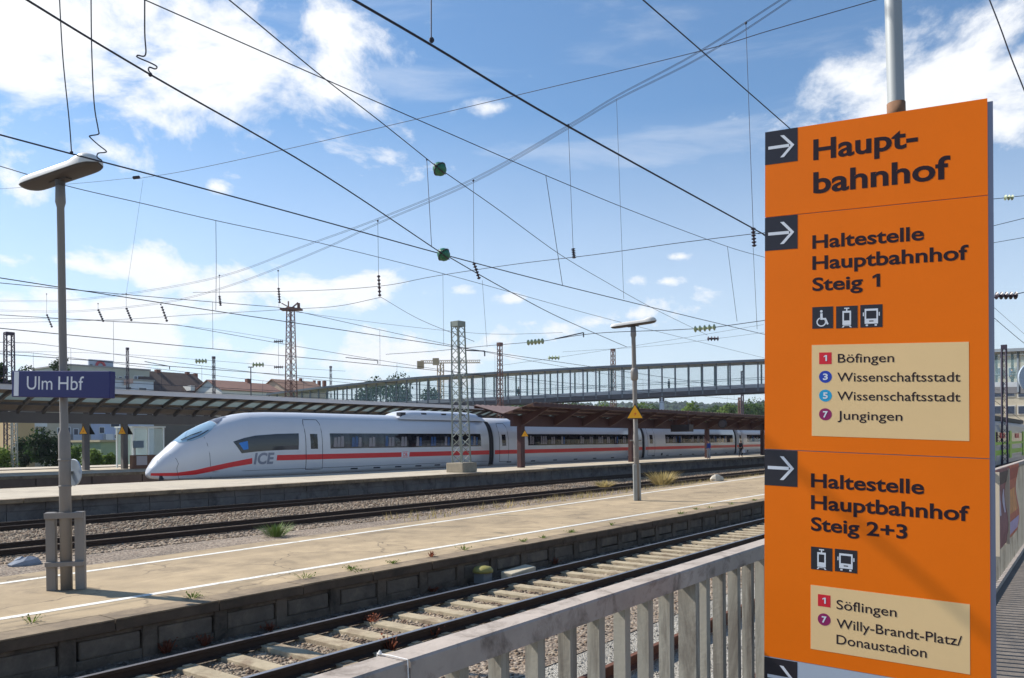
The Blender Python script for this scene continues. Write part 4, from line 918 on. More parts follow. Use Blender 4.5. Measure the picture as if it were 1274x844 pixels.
# things hanging under the canopy
q = atd(848.5, 533, 72); t = thing('display_board', 'dark hanging display board under the brown canopy', 'display board', tuple(q)); sc_ = 72/F
MB().obox(q, Vector((.45, 0, 0)), Vector((0, .9, 0)), (0, 0, .32)).build('case', mat('case_dark', srgb(38, 34, 42), .5), t)
for k in (-.6, .6): MB().box(q.x-.03, q.x+.03, q.y+k-.03, q.y+k+.03, q.z+.3, croof(q.y+k)).build('hanger', brown_m, t)
q = atd(899, 527.5, 80); t = thing('station_clock', 'round dark station clock hanging under the brown canopy near the standing man', 'clock', tuple(q))
MB().lathe(q-Vector((.1, 0, 0)), [(.40, 0), (.44, .02), (.44, .18), (.40, .2)], 26, (1, 0, 0)).build('case', mat('case_dark', srgb(38, 34, 42), .5), t)
MB().lathe(q-Vector((.115, 0, 0)), [(.37, 0), (.37, .01)], 26, (1, 0, 0)).build('dial', mat('dial', srgb(88, 84, 92), .5), t)
MB().tube([q+UP*.42, q+UP*.95], .03, 6).build('hanger', brown_m, t)

# lattice mast helper -------------------------------------------------
def lattice(label, base, h, w0, w1, m, nseg, lean_=0, foot=None, name='lattice_mast', bar=.05, plate=True, group=None, diag=.035):
    t = thing(name, label, 'mast', tuple(base), group); B = Vector(base); z0 = 0
    if foot:
        MB().prism([B+Vector((sx_*foot[0], sy_*foot[0], 0)) for sx_, sy_ in ((-1, -1), (1, -1), (1, 1), (-1, 1))], (0, 0, foot[1])).build('foot', mat('foot_concrete', srgb(150, 140, 122), .95, var=.2, vscale=3), t, bevel=.04); z0 = foot[1]
    cs = ((-1, -1), (1, -1), (1, 1), (-1, 1)); w = lambda z: (w0+(w1-w0)*(z-z0)/(h-z0))/2
    P = lambda k, z: B+Vector((cs[k % 4][0]*w(z), cs[k % 4][1]*w(z), z))
    for k in range(4):
        b_ = MB(); b_.bar(P(k, z0), P(k, h), bar*1.5, bar*1.5); b_.build('corner_post', m, t)
    zs = np.linspace(z0, h, nseg+1)
    for k in range(4):
        b_ = MB()
        for i in range(nseg):
            a, c_ = (k, k+1) if i % 2 == 0 else (k+1, k); b_.bar(P(a, zs[i]), P(c_, zs[i+1]), diag, diag)
        b_.build('bracing', m, t)
    if plate: MB().obox(B+UP*(h-.12), (w(h)+.05, 0, 0), (0, w(h)+.05, 0), (0, 0, .16)).build('head_plate', m, t)
    if lean_: lean(t, lean_)
    return t
mb = atz(574.5, 585, P2Z); mb = Vector((mb.x, min(mb.y, 36.6), P2Z))
mb = Vector((mb.x*.93, mb.y*.93, P2Z)); dm = (mb-CAMP).dot(FW)
mh = atd(570.5, 401, dm).z-P2Z
lattice('light grey lattice mast on a concrete block on the middle platform', mb, mh, .80, .56, mast_m, 17, -.018, (.68, .6), bar=.06)

# ================================================================== CURVED CANOPY ON THE FAR PLATFORM
fc = thing('platform_canopy', 'grey canopy with curved ribs and glass strips on the far platform behind the train', 'canopy', (40, 54, P3Z))
FU0, FU1 = 8.0, 118.0
def wing(s_):   # s 0 at girder .. 1 at outer edge ; returns offset and height
    return 4.25*s_, 4.62+1.22*sin(s_*pi/2)**.9
for sd in (-1, 1):
    def wg(a, c, s0, s1, dz): o_, z = wing(s0+(s1-s0)*c); return (FU0+(FU1-FU0)*a, 54+sd*(.18+o_), z+dz)
    for nm, s0, s1, m_, tag_ in (('soffit_panel', .0, .28, soffit_m, 0), ('glass_strip', .285, .50, skylight_m, 0), ('roof_panel', .505, 1.0, soffit_m, 0)):
        o = MB().grid(lambda a, c: wg(a, c, s0, s1, .1), 2, 8).build(nm, m_, fc, True); so_ = o.modifiers.new('thickness', 'SOLIDIFY'); so_.thickness = .06
    MB().grid(lambda a, c: (FU0+(FU1-FU0)*a, 54+sd*(4.45+.12*c), 5.74+.26*c), 1, 1).build('edge', edge_m, fc)
    MB().box(FU0, FU1, 54+sd*4.5-.04, 54+sd*4.5+.04, 5.70, 5.98).build('edge_beam', edge_m, fc)
    MB().box(FU0, FU1, 54+sd*1.38-.06, 54+sd*1.38+.06, 5.0, 5.15).build('purlin', ribs_m, fc)
MB().box(FU0, FU1, 53.7, 54.3, 3.95, 4.62).build('girder', girder_m, fc)
for sd in (-1, 1):
    nrib = 74
    ribs = MB() if sd > 0 else None
    for i in range(nrib):
        u = FU0+.8+i*1.46; b_ = ribs or MB(); prv = None; up_ = [wing(k/9) for k in range(10)]
        poly = [(u, 54+sd*(.2+o_), z+.06) for o_, z in up_]+[(u, 54+sd*(.2+o_), z-.16) for o_, z in up_[::-1]]
        b_.prism(poly, (.16, 0, 0))
        if sd < 0: b_.build('rib', ribs_m, fc)
    if ribs: o = ribs.build('rib', ribs_m, fc); o['kind'] = 'stuff'
for k, u in enumerate((12.0, 24.75, 27.3, 40, 52.5, 65, 78, 91, 104)):
    MB().box(u-.17, u+.17, 53.83, 54.17, P3Z, 3.95).build('column', girder_m, fc)
for u, lab in ((24.75, 'orange warning triangle on the left column of the far curved canopy'), (27.3, 'orange warning triangle on the far canopy column just left of the glass shelter')):
    q = Vector((u-.28, 53.72, 3.45)); warn_sign(lab, q, (-.93, -.36, 0), .6)
    q = Vector((u+.30, 54.1, 3.45)); warn_sign('grey back of a warning triangle on the '+('left canopy column' if u < 26 else 'canopy column beside the glass shelter'), q, (.8, .6, 0), .62)
# glass shelter, info board and box on the far platform
q0 = atv(165.5, 575, 55); q1 = atv(203, 575, 55)
sh = thing('waiting_shelter', 'pale glass waiting shelter on the far platform left of the train nose', 'shelter', ((q0.x+q1.x)/2, 55.5, P3Z))
frm = mat('shelter_frame', srgb(206, 214, 216), .4, .3); sgl = glass_mat('shelter_glass', srgb(206, 226, 224), .38, .06)
um = atv(184, 575, 55).x; zt_ = 3.75
for u in (q0.x, um, q1.x): MB().box(u-.05, u+.05, 54.9, 55.0, P3Z, zt_).build('post', frm, sh); MB().box(u-.05, u+.05, 57.2, 57.3, P3Z, zt_).build('post', frm, sh)
for a, c_ in ((q0.x, um), (um, q1.x)): MB().box(a+.06, c_-.06, 54.93, 54.96, P3Z+.25, zt_-.06).build('pane', sgl, sh); MB().box(a+.06, c_-.06, 57.23, 57.26, P3Z+.25, zt_-.06).build('pane', sgl, sh)
MB().box(q0.x-.1, q1.x+.1, 54.8, 57.4, zt_, zt_+.1).build('roof', frm, sh)
def fbox(name, label, cat, x0, x1, y0, y1, v, dep, m, extra=None):
    A = atv(x0, y1, v); B_ = atv(x1, y0, v); t = thing(name, label, cat, ((A.x+B_.x)/2, v, A.z))
    MB().box(min(A.x, B_.x), max(A.x, B_.x), v, v+dep, min(A.z, B_.z), max(A.z, B_.z)).build('body', m, t, bevel=.02); return t, A, B_
t, A, B_ = fbox('vending_box', 'brown box with a pale front panel under the glass shelter', 'box', 166, 196, 566, 584, 53, .5, mat('box_brown', srgb(106, 74, 58), .7, var=.2, vscale=3))
A2 = atv(170, 579, 52.97); B2 = atv(183, 567.5, 52.97); MB().box(A2.x, B2.x, 52.96, 52.99, A2.z, B2.z).build('front_panel', mat('pale_front', srgb(176, 168, 170), .6), t)
t, A, B_ = fbox('notice_board', 'dark blue notice board inside the glass shelter', 'notice board', 166, 179, 548.5, 557.5, 54.6, .08, mat('board_blue', srgb(84, 108, 128), .4))
MB().box(A.x+.1, A.x+.16, 54.61, 54.67, P3Z, A.z).build('leg', girder_m, t)

# ================================================================== FOOTBRIDGE
BN = [(335, 118, 489.5, 520), (400, 113, 481.5, 515.5), (520, 106.5, 469, 508), (640, 102, 461.5, 502.8), (760, 99, 455, 497), (950, 95.5, 447, 488), (1130, 83, 438.5, 489), (1255, 73, 433.8, 489.5), (1420, 62, 426, 490)]
def bpts(x):
    xs_ = [n[0] for n in BN]; d = float(np.interp(x, xs_, [n[1] for n in BN])); yt = float(np.interp(x, xs_, [n[2] for n in BN])); yb = float(np.interp(x, xs_, [n[3] for n in BN]))
    T = atd(x, yt, d); B_ = atd(x, yb, d); return Vector((T.x, T.y, 0)), T.z, B_.z
# stations every ~1.6 m along the bridge
path = []; x = 335.0
while x < 1420: path.append(bpts(x)); x += 4
acc = [0]
for a, c_ in zip(path, path[1:]): acc.append(acc[-1]+(c_[0]-a[0]).length)
def bat(l):
    i = int(np.searchsorted(acc, l)); i = min(max(i, 1), len(acc)-1); t = (l-acc[i-1])/(acc[i]-acc[i-1]); a, c_ = path[i-1], path[i]
    return a[0]+(c_[0]-a[0])*t, a[1]+(c_[1]-a[1])*t, a[2]+(c_[2]-a[2])*t
LB = acc[-1]
def bdir(l): a = bat(max(0, l-3))[0]; c_ = bat(min(LB, l+3))[0]; d = (c_-a).normalized(); return d, (Vector((-d.y, d.x, 0)) if Vector((-d.y, d.x, 0)).dot(FW) > 0 else Vector((d.y, -d.x, 0)))
BWID = 3.4
br = thing('footbridge', 'long glazed footbridge with a flat pale roof crossing above the tracks', 'footbridge', tuple(bat(LB/2)[0]))
def ribbon(name, f, m, n=60):
    """closed section swept along the bridge: f(l) gives a list of (across, z)"""
    b_ = MB(); k = None
    for i in range(n+1):
        l = LB*i/n; p, zt, zb = bat(l); d, w = bdir(l); sec = f(zt, zb); k = len(sec)
        b_.v += [tuple(p+w*a+UP*z) for a, z in sec]
    for i in range(n):
        for j in range(k): j2 = (j+1) % k; b_.f.append((i*k+j, i*k+j2, (i+1)*k+j2, (i+1)*k+j))
    b_.f.append(tuple(range(k))); b_.f.append(tuple(n*k+j for j in range(k))[::-1]); return b_.build(name, m, br)
rect = lambda a0_, a1_, z0, z1: [(a0_, z0), (a1_, z0), (a1_, z1), (a0_, z1)]
ribbon('roof', lambda zt, zb: [(-.55, zt-.22), (.2, zt-.36), (BWID-.2, zt-.36), (BWID+.55, zt-.22), (BWID+.55, zt-.06), (BWID/2, zt+.02), (-.55, zt-.06)], broof_m)
ribbon('roof_fascia', lambda zt, zb: rect(-.62, -.56, zt-.32, zt-.04), bsteel_m)
ribbon('deck', lambda zt, zb: rect(0, BWID, zb+.36, zb+.58), bdeck_m)
for a_ in (0, BWID-.25): ribbon('deck_girder', lambda zt, zb: rect(a_, a_+.25, zb, zb+.355), bdeck_m)
for a_ in (.02, BWID-.07): ribbon('parapet', lambda zt, zb: rect(a_, a_+.05, zb+.585, zb+1.02), bpan_m)
for a_ in (.03, BWID-.06): o = ribbon('glass_panel', lambda zt, zb: rect(a_, a_+.012, zb+1.025, zt-.37), bglass_m)
for a_ in (.12, BWID-.16): ribbon('handrail', lambda zt, zb: rect(a_, a_+.05, zb+1.75, zb+1.8), bsteel_m)
nst = int(LB/1.62); cnt = 0
for side in (0, 1):
    for i in range(nst+1):
        if i*1.62 < 0: continue
        l = i*1.62+(.0 if side == 0 else .0); p, zt, zb = bat(l); d, w = bdir(l); a_ = -.07 if side == 0 else BWID+.0
        if side == 0 or i % 2 == 0:
            q = p+w*(a_+.035)
            if side == 0 and i < 100: MB().obox(q+UP*((zt-.3+zb+.1)/2), d*.085, w*.06, (0, 0, (zt-.42-zb)/2)).build('post', bsteel_m, br)
bb = MB()
for i in range(nst+1):
    l = i*1.62; p, zt, zb = bat(l); d, w = bdir(l); q = p+w*(BWID+.035); bb.obox(q+UP*((zt-.3+zb+.1)/2), d*.10, w*.06, (0, 0, (zt-.42-zb)/2))
o = bb.build('post', bsteel_m, br); o['kind'] = 'stuff'
def lpx(px):
    xs_ = [335+4*i for i in range(len(acc))]; return float(np.interp(px, xs_, acc))
for px in (455, 823, 1180):
    l = lpx(px); p, zt, zb = bat(l); d, w = bdir(l)
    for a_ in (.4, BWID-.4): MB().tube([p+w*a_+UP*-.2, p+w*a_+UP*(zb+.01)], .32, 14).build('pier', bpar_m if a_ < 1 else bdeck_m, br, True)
    MB().obox(p+w*BWID/2+UP*(zb-.28), w*1.6, d*.3, (0, 0, .26)).build('pier_beam', bdeck_m, br)

# ================================================================== PEOPLE
skin_m = mat('skin', srgb(206, 158, 130), .6); hair_m = mat('hair', srgb(46, 36, 32), .8)
def person(label, base, h, face, top_c, leg_c, bag=None, pose=0, group=None):
    """one continuous figure grown over a skeleton; clothes as closer fitting shells"""
    base = Vector(base); t = thing('person', label, 'person', tuple(base), group); f = Vector(face); f.z = 0; f.normalize(); r_ = Vector((f.y, -f.x, 0)); k = h/1.75
    P = lambda a, b_, z: Vector((r_*a+f*b_+UP*z)*k)
    def skinned(name, pts, edges, rad, m, sub=2):
        me = bpy.data.meshes.new(name); me.from_pydata([tuple(P(*p)) for p in pts], edges, []); me.materials.append(m)
        o = bpy.data.objects.new(name, me); COL.objects.link(o); o.parent = t
        sk = o.modifiers.new('skin', 'SKIN')
        for i, rr_ in enumerate(rad): me.skin_vertices[0].data[i].radius = (rr_*k, rr_*k)
        me.skin_vertices[0].data[0].use_root = True
        su = o.modifiers.new('sub', 'SUBSURF'); su.levels = sub; su.render_levels = sub; return o
    st = .10 if pose == 0 else .22
    pts = [(0, 0, .95), (0, 0, 1.12), (0, .01, 1.30), (0, .0, 1.42), (0, .01, 1.50), (0, .03, 1.62), (0, .03, 1.72),
           (.10, 0, .88), (.11, st*.5, .50), (.11, st*.2-.03, .09), (.11, st*.2+.12, .04), (-.10, 0, .88), (-.11, -st*.3+.04, .50), (-.11, -st*.8, .09), (-.11, -st*.8+.14, .04),
           (.19, 0, 1.40), (.25, -.04, 1.14), (.23, .10, .92), (.23, .15, .83), (-.19, 0, 1.40), (-.25, .0, 1.14), (-.24, .14, .96), (-.24, .2, .90)]
    ed = [(0, 1), (1, 2), (2, 3), (3, 4), (4, 5), (5, 6), (0, 7), (7, 8), (8, 9), (9, 10), (0, 11), (11, 12), (12, 13), (13, 14), (3, 15), (15, 16), (16, 17), (17, 18), (3, 19), (19, 20), (20, 21), (21, 22)]
    ra = [.13, .12, .14, .09, .055, .095, .07, .085, .06, .042, .04, .085, .06, .042, .04, .06, .045, .033, .035, .06, .045, .033, .035]
    skinned('body', pts, ed, ra, skin_m)
    jp = [pts[i] for i in (0, 1, 2, 3, 15, 16, 17, 19, 20, 21)]; je = [(0, 1), (1, 2), (2, 3), (3, 4), (4, 5), (5, 6), (3, 7), (7, 8), (8, 9)]
    skinned('jacket', jp, je, [.150, .140, .158, .10, .082, .062, .05, .082, .062, .05], mat('cloth_%d_%d_%d' % tuple(int(c_*999) for c_ in top_c), top_c, .85))
    tp = [pts[i] for i in (0, 7, 8, 9, 11, 12, 13)]; skinned('trousers', tp, [(0, 1), (1, 2), (2, 3), (0, 4), (4, 5), (5, 6)], [.145, .10, .075, .06, .10, .075, .06], mat('cloth_%d_%d_%d' % tuple(int(c_*999) for c_ in leg_c), leg_c, .85))
    skinned('hair', [(0, .0, 1.60), (0, .0, 1.69), (0, .03, 1.745)], [(0, 1), (1, 2)], [.085, .105, .06], hair_m)
    if bag:
        MB().obox(base+P(.26, .14, .62), r_*.06*k, f*.16*k, UP*.17*k).build('shopping_bag', mat('bag_white', srgb(214, 214, 220), .7), t, bevel=.02) if bag == 'bag' else MB().obox(base+P(0, -.17, 1.22), r_*.14*k, f*.07*k, UP*.2*k).build('backpack', mat('pack_dark', srgb(40, 40, 52), .8), t, bevel=.04)
    return t
pq = atu(890.5, 560, 73.5); person('man in a blue jacket standing at the edge of the middle platform', (73.5, 31.75, P2Z), 1.82, (-.8, .5, 0), srgb(28, 66, 150), srgb(150, 156, 166))
person('person in dark clothes with a pale bag on the middle platform, farther right', (82.5, 32.0, P2Z), 1.78, (.6, -.3, 0), srgb(44, 44, 56), srgb(38, 38, 46), 'bag', 1)
def onbridge(px, a_): l = lpx(px); p, zt, zb = bat(l); d, w = bdir(l); return p+w*a_+UP*(zb+.58), d
q, d = onbridge(641, 1.4); person('walking figure in a green coat behind the glass of the footbridge', q, 1.72, d, srgb(52, 84, 84), srgb(40, 42, 52), 'pack', 1)
q, d = onbridge(1250.5, .9); person('person in a dark blue coat on the footbridge right of the orange sign', q, 1.75, -d, srgb(38, 62, 110), srgb(40, 44, 60), 'pack', 1)
q, d = onbridge(832, 1.5); person('small dark figure on the footbridge right of the farther lamp', q, 1.7, d, srgb(40, 52, 60), srgb(40, 42, 52), None, 1)

# ================================================================== TREES, HILLS, HOUSES
def tree(name, label, base, h, w, m, nleaf, leaf, seed, trunk=.25, group=None, lobes=9, low=.12):
    rr = random.Random(seed); base = Vector(base); t = thing(name, label, 'tree' if 'tree' in name else 'bush', tuple(base), group)
    b_ = MB(); cen = []
    for i in range(lobes):
        a = rr.random()*2*pi; z = h*(low+.16+(.80-low)*((i+.5)/lobes)); rad = w/2*.62*sin(pi*min(1, .15+.80*((z/h-low)/(1-low))))**.7*rr.uniform(.5, 1.1)
        cen.append((base+Vector((cos(a)*rad, sin(a)*rad, z)), rr.uniform(.20, .36)*w))
    if 'tree' in name:
        tb = MB(); tb.tube([base+UP*-.2, base+UP*h*.3+Vector((.02*h, 0, 0)), base+UP*h*.62], [h*.022, h*.016, h*.007], 7)
        for c_, r_ in cen: tb.tube([base+UP*h*rr.uniform(.2, .45), (base+c_)/2+UP*h*.1+Vector((rr.uniform(-.02, .02)*h, 0, 0)), c_], [h*.009, h*.006, h*.003], 5)
        tb.build('trunk', bark_m, t)
    for i in range(nleaf):
        c_, r_ = cen[rr.randrange(lobes)]; d = Vector((rr.gauss(0, 1), rr.gauss(0, 1), rr.gauss(0, .8))); d.normalize(); p = c_+d*r_*rr.random()**.38
        nrm = (d+Vector((rr.uniform(-1, 1), rr.uniform(-1, 1), rr.uniform(-.3, 1)))).normalized(); e = nrm.orthogonal().normalized(); g2 = nrm.cross(e); s_ = leaf*rr.uniform(.6, 1.3)
        b_.add([p-e*s_, p-g2*s_*.6, p+e*s_, p+g2*s_*.6], [(0, 1, 2, 3)])
    b_.build('crown', m, t); return t
def treepx(name, label, px, ytop, ybase, d, wpx, m, n, leaf, seed, group=None, zb=None, **k):
    P = atd(px, ybase, d); z = P.z if zb is None else zb; T = atd(px, ytop, d); return tree(name, label, (P.x, P.y, z), T.z-z, wpx*d/F, m, n, leaf, seed, group=group, **k)
treepx('leafy_tree', 'dark leafy tree cut by the left edge of the picture beside a lattice mast', 0, 450, 576, 105, 46, leaf_d, 2600, .30, 1, zb=-.2)
treepx('bush', 'large dark green bush in front of the white balconies left of the near lamp', 58, 541, 576, 88, 50, leaf_d, 2400, .20, 2, zb=-.2, low=0)
treepx('bush', 'dark bush between the lattice mast and the large bush on the left', 31, 548, 577, 90, 26, leaf_d, 1300, .20, 3, zb=-.2, low=0)
treepx('bush', 'bright low shrub at the far left edge below the tree', 2, 560, 582, 80, 30, leaf_l, 1300, .15, 4, zb=-.2, low=0)
GS = None
for i, (px, yt, w, lab) in enumerate([(92, 557, 26, 'bright green shrub just right of the near lamp, left of the canopy column'), (116, 560, 26, 'bright green shrub right of the left canopy column, before the green shed'), (136, 566, 20, 'low green shrub at the foot of the green shed')]):
    treepx('bush', lab, px, yt, 580, 76, w, leaf_l, 1300, .13, 10+i, zb=-.2, low=0)
treepx('birch_tree', 'thin sparse tree above the blue station sign, behind the lamp', 74, 441, 560, 150, 28, leaf_d, 900, .26, 20, zb=-.2, lobes=7, low=.5)
treepx('leafy_tree', 'low dark tree line behind the blue station sign on the left', 38, 456, 560, 160, 34, leaf_d, 1500, .36, 21, zb=-.2)
treepx('leafy_tree', 'green tree with its top above the footbridge roof, left of the grey lattice mast', 490, 471, 545, 150, 50, leaf_d, 3000, .30, 22, zb=0)
treepx('leafy_tree', 'dark green tree seen through the footbridge glass at its left end', 462, 474, 545, 140, 46, leaf_d, 2600, .30, 23, zb=0)
treepx('leafy_tree', 'small green tree behind the footbridge glass near the grey lattice mast', 532, 484, 545, 160, 44, leaf_d, 2200, .32, 24, zb=0)
far_g = 'round green trees between the canopy roof and the hills'
tl = [(705, 505, 330, 60, leaf_g), (748, 507, 300, 50, leaf_l), (792, 504, 280, 56, leaf_l), (815, 508, 320, 44, leaf_g), (858, 503, 260, 46, leaf_l), (880, 508, 300, 50, leaf_g), (903, 504, 270, 40, leaf_l), (925, 507, 290, 44, leaf_g), (946, 502, 330, 46, leaf_g), (668, 508, 300, 46, leaf_g), (640, 506, 310, 44, leaf_g)]
tlab = ['broad green tree left of the farther lamp below the footbridge', 'light green tree behind the farther lamp below the footbridge', 'light green round tree just right of the farther lamp', 'darker green tree left of the bridge pier', 'bright round tree right of the bridge pier', 'dark green tree between two bright trees right of the bridge pier', 'bright yellowish green tree above the man in blue', 'green tree above the second person on the platform', 'tall green tree at the left edge of the orange sign', 'green tree above the left end of the brown canopy', 'green tree beyond the gable of the brown canopy']
for i, ((px, yt, d, w, m), lab) in enumerate(zip(tl, tlab)): treepx('leafy_tree', lab, px, yt+2, 545, d, w, m, 2200, .62, 40+i, far_g, zb=-.2, low=.0)

# wooded hills: terrain with tree clumps along it
def hill(name, pts, d0, d1, seed, m):
    """ridge given in the picture, at distance d1, rising from d0"""
    rr = random.Random(seed); b_ = MB(); xs_ = np.linspace(pts[0][0], pts[-1][0], 160)
    prof = []
    for x in xs_:
        y = float(np.interp(x, [p[0] for p in pts], [p[1] for p in pts])); R_ = atd(x, y, d1); f0 = atd(x, 548, d0)
        prof.append((Vector((f0.x, f0.y, -.3)), R_))
    n = 14
    for i, (a, c_) in enumerate(prof):
        for k in range(n+1):
            t = k/n; p = a.lerp(c_, t); p.z = -.3+(c_.z+.3)*sin(t*pi/2)**1.2*(1+.06*sin(i*.5+k)); b_.v.append(tuple(p))
        q = c_+(c_-a)*.5; b_.v.append((q.x, q.y, -.3))
    k2 = n+2
    for i in range(len(prof)-1):
        for k in range(n+1): b_.f.append((i*k2+k, (i+1)*k2+k, (i+1)*k2+k+1, i*k2+k+1))
    o = b_.build(name, m, None, True); o['kind'] = 'structure'
    # woods: clumps all over the slope
    w = MB(); 
    for j in range(9000):
        i = rr.randrange(len(prof)-1); t = rr.random(); a, c_ = prof[i]; a2, c2 = prof[i+1]; u = rr.random(); A = a.lerp(a2, u); C_ = c_.lerp(c2, u); p = A.lerp(C_, t); p.z = -.3+(C_.z+.3)*sin(t*pi/2)**1.2
        s_ = d1*.0042*rr.uniform(.5, 1.3); hh_ = s_*rr.uniform(1.0, 1.9); n_ = 5; a0_ = rr.random()*6
        vs_ = [p+Vector((cos(a0_+q*2*pi/n_)*s_*rr.uniform(.7, 1.1), sin(a0_+q*2*pi/n_)*s_*rr.uniform(.7, 1.1), hh_*.35)) for q in range(n_)]; vs2 = [p+Vector((cos(a0_+.5+q*2*pi/n_)*s_*.55, sin(a0_+.5+q*2*pi/n_)*s_*.55, hh_*rr.uniform(.75, 1))) for q in range(n_)]; top = p+UP*hh_*1.12
        w.add([p]+vs_+vs2+[top], [(0, 1+(q+1) % n_, 1+q) for q in range(n_)]+[(1+q, 1+(q+1) % n_, 6+(q+1) % n_, 6+q) for q in range(n_)]+[(6+q, 6+(q+1) % n_, 11) for q in range(n_)])
    o = w.build('woods', m); o['kind'] = 'stuff'
hill('hills', [(420, 520), (560, 516), (640, 514), (720, 514), (780, 513.5), (840, 513), (880, 514.5), (930, 513.5), (980, 512), (1100, 508), (1300, 512)], 900, 2300, 3, leaf_far)
hill('hills', [(780, 530), (830, 524), (880, 519), (930, 515), (970, 512), (1100, 508), (1300, 510)], 450, 1000, 4, leaf_g)

# houses ------------------------------------------------------------
def wins(par, m, v, rects, nm='window', frame=None):
    for (x0, y0, x1, y1) in rects:
        A = atv(x0, y1, v-.03); B_ = atv(x1, y0, v-.03)
        f_ = MB().box(A.x-.08, B_.x+.08, v-.06, v-.002, A.z-.08, B_.z+.08).build(nm, frame or white_m, par)
        MB().box(A.x, B_.x, v-.075, v-.062, A.z, B_.z).build('pane', m, f_)
win_m = mat('house_pane', srgb(64, 74, 92), .12, spec=.7)
def block(label, x0, x1, y0, y1, v, dep, m, name='apartment_building', roofm=None):
    A = atv(x0, y1, v); B_ = atv(x1, y0, v); xm = atv((x0+x1)/2, y0, v); t = thing(name, label, 'building', ((A.x+B_.x)/2, v, -.2))
    MB().box(A.x, B_.x, v, v+dep, -.3, B_.z).build('wall', m, t)
    MB().box(A.x-.2, B_.x+.2, v-.2, v+dep+.2, B_.z+.002, B_.z+.3).build('roof', roofm or mat('flat_roof', srgb(150, 148, 146), .9), t); return t, A.x, B_.x, B_.z
def plaster(n, r, g_, b_): return mat(n, srgb(r, g_, b_), .9, var=.1, vscale=.3)
t, a, c_, z = block('tan rendered wall of a house behind the bushes at the far left', 22, 43, 515, 576, 104, 9, plaster('tan', 196, 168, 128))
t, a, c_, z = block('pale grey house with white balconies left of the near lamp', 43, 78, 508, 576, 108, 10, plaster('greige', 196, 186, 168))
wins(t, win_m, 108, [(44, 532, 47.5, 539), (51, 533, 55, 540.5), (72, 533, 75, 540)])
for yb in (531, 549):
    A = atv(41, yb, 107); B_ = atv(57.5, yb-5, 107); MB().box(A.x, B_.x, 106.7, 108.01, A.z, B_.z).build('balcony', white_m, t)
t, a, c_, z = block('grey house with a pale balcony between the near lamp and the canopy columns', 78.5, 113, 512, 576, 112, 10, plaster('grey', 168, 166, 166))
wins(t, win_m, 112, [(92, 534, 97, 541), (84, 532, 87, 540)]); A = atv(92, 549, 110); B_ = atv(108, 541, 110); MB().box(A.x, B_.x, 110.2, 112.01, A.z, B_.z).build('balcony', mat('balcony_blue', srgb(176, 184, 204), .8), t)
A = atv(87, 556, 110.5); B_ = atv(110, 551, 110.5); MB().box(A.x, B_.x, 110.4, 112.01, A.z, B_.z).build('awning', mat('awning', srgb(176, 150, 150), .8), t)
t, a, c_, z = block('bluish white house with small windows behind the green shed', 113.5, 172, 505, 576, 118, 11, plaster('bluewhite', 186, 196, 222))
wins(t, win_m, 118, [(124, 532, 129.5, 539), (142.5, 541, 149, 545.5), (138, 527, 148, 531), (155, 533, 160, 541), (163, 545, 169, 551)])
A = atv(132.5, 548, 117); B_ = atv(141.5, 540, 117); MB().box(A.x, B_.x, 117.1, 118.01, A.z, B_.z).build('porch', white_m, t)
t = thing('shed', 'green shed with a flat roof behind the canopy columns', 'shed', (atv(140, 575, 92).x, 92, -.2)); A = atv(126, 576, 92); B_ = atv(164, 550, 92)
MB().box(A.x, B_.x, 92, 99, -.3, B_.z).build('wall', mat('shed_green', srgb(150, 166, 136), .85, var=.12, vscale=.8), t); MB().box(A.x-.25, B_.x+.25, 91.7, 99.3, B_.z+.002, B_.z+.25).build('roof', mat('shed_roof', srgb(172, 160, 130), .9), t)
# roofs beyond the far canopy
t, a, c_, z = block('long flat roofed block with a window row behind the blue station sign', 84, 186, 461.5, 520, 165, 16, plaster('palegreen', 182, 182, 168))
wins(t, win_m, 165, [(139.5, 468, 144, 473.5), (148, 469, 151.5, 474), (155, 468, 160, 474), (167, 468.5, 170.5, 474.5), (171.5, 468.5, 178, 474.5), (128, 468, 133, 473)])
t, a, c_, z = block('white lower block with a terrace in front of the flat roofed one', 128, 191, 475, 520, 150, 12, plaster('whiteblock', 200, 208, 220))
wins(t, win_m, 150, [(157, 482, 163, 484.5), (173, 483, 182, 485.5)])
A = atv(154, 478, 149.5); B_ = atv(165, 472.5, 149.5); tag(MB().obox(((A.x+B_.x)/2, 149.4, (A.z+B_.z)/2), ((B_.x-A.x)/2, 0, .2), (0, .1, 0), (0, 0, (B_.z-A.z)/2)).build('awning', mat('awning2', srgb(190, 160, 150), .8)), 'small pinkish awning on the terrace of the white lower block', 'awning')
A = atv(119.5, 459, 163); B_ = atv(150, 448, 163); t = thing('billboard', 'rooftop billboard with a red shape standing on the flat roofed block', 'billboard', ((A.x+B_.x)/2, 163, A.z))
MB().box(A.x, B_.x, 166, 166.4, A.z, B_.z).build('board', mat('billboard', srgb(176, 184, 196), .7, var=.12, vscale=.7), t); bx = lambda f0, f1, g0, g1, m, n_: MB().box(A.x+(B_.x-A.x)*f0, A.x+(B_.x-A.x)*f1, 165.9, 165.99, A.z+(B_.z-A.z)*g0, A.z+(B_.z-A.z)*g1).build(n_, m, t)
MB().tube([(A.x+(B_.x-A.x)*(.46+.16*cos(a_)), 165.95, A.z+(B_.z-A.z)*(.40+.42*sin(a_))) for a_ in np.linspace(0, pi, 12)], .28, 6).build('red_arch', mat('bill_red', srgb(196, 92, 92), .7), t)
bx(.04, .14, .1, .5, black_m, 'dark_patch'); bx(.6, .8, .08, .3, mat('bill_brown', srgb(130, 110, 100), .7), 'brown_patch')
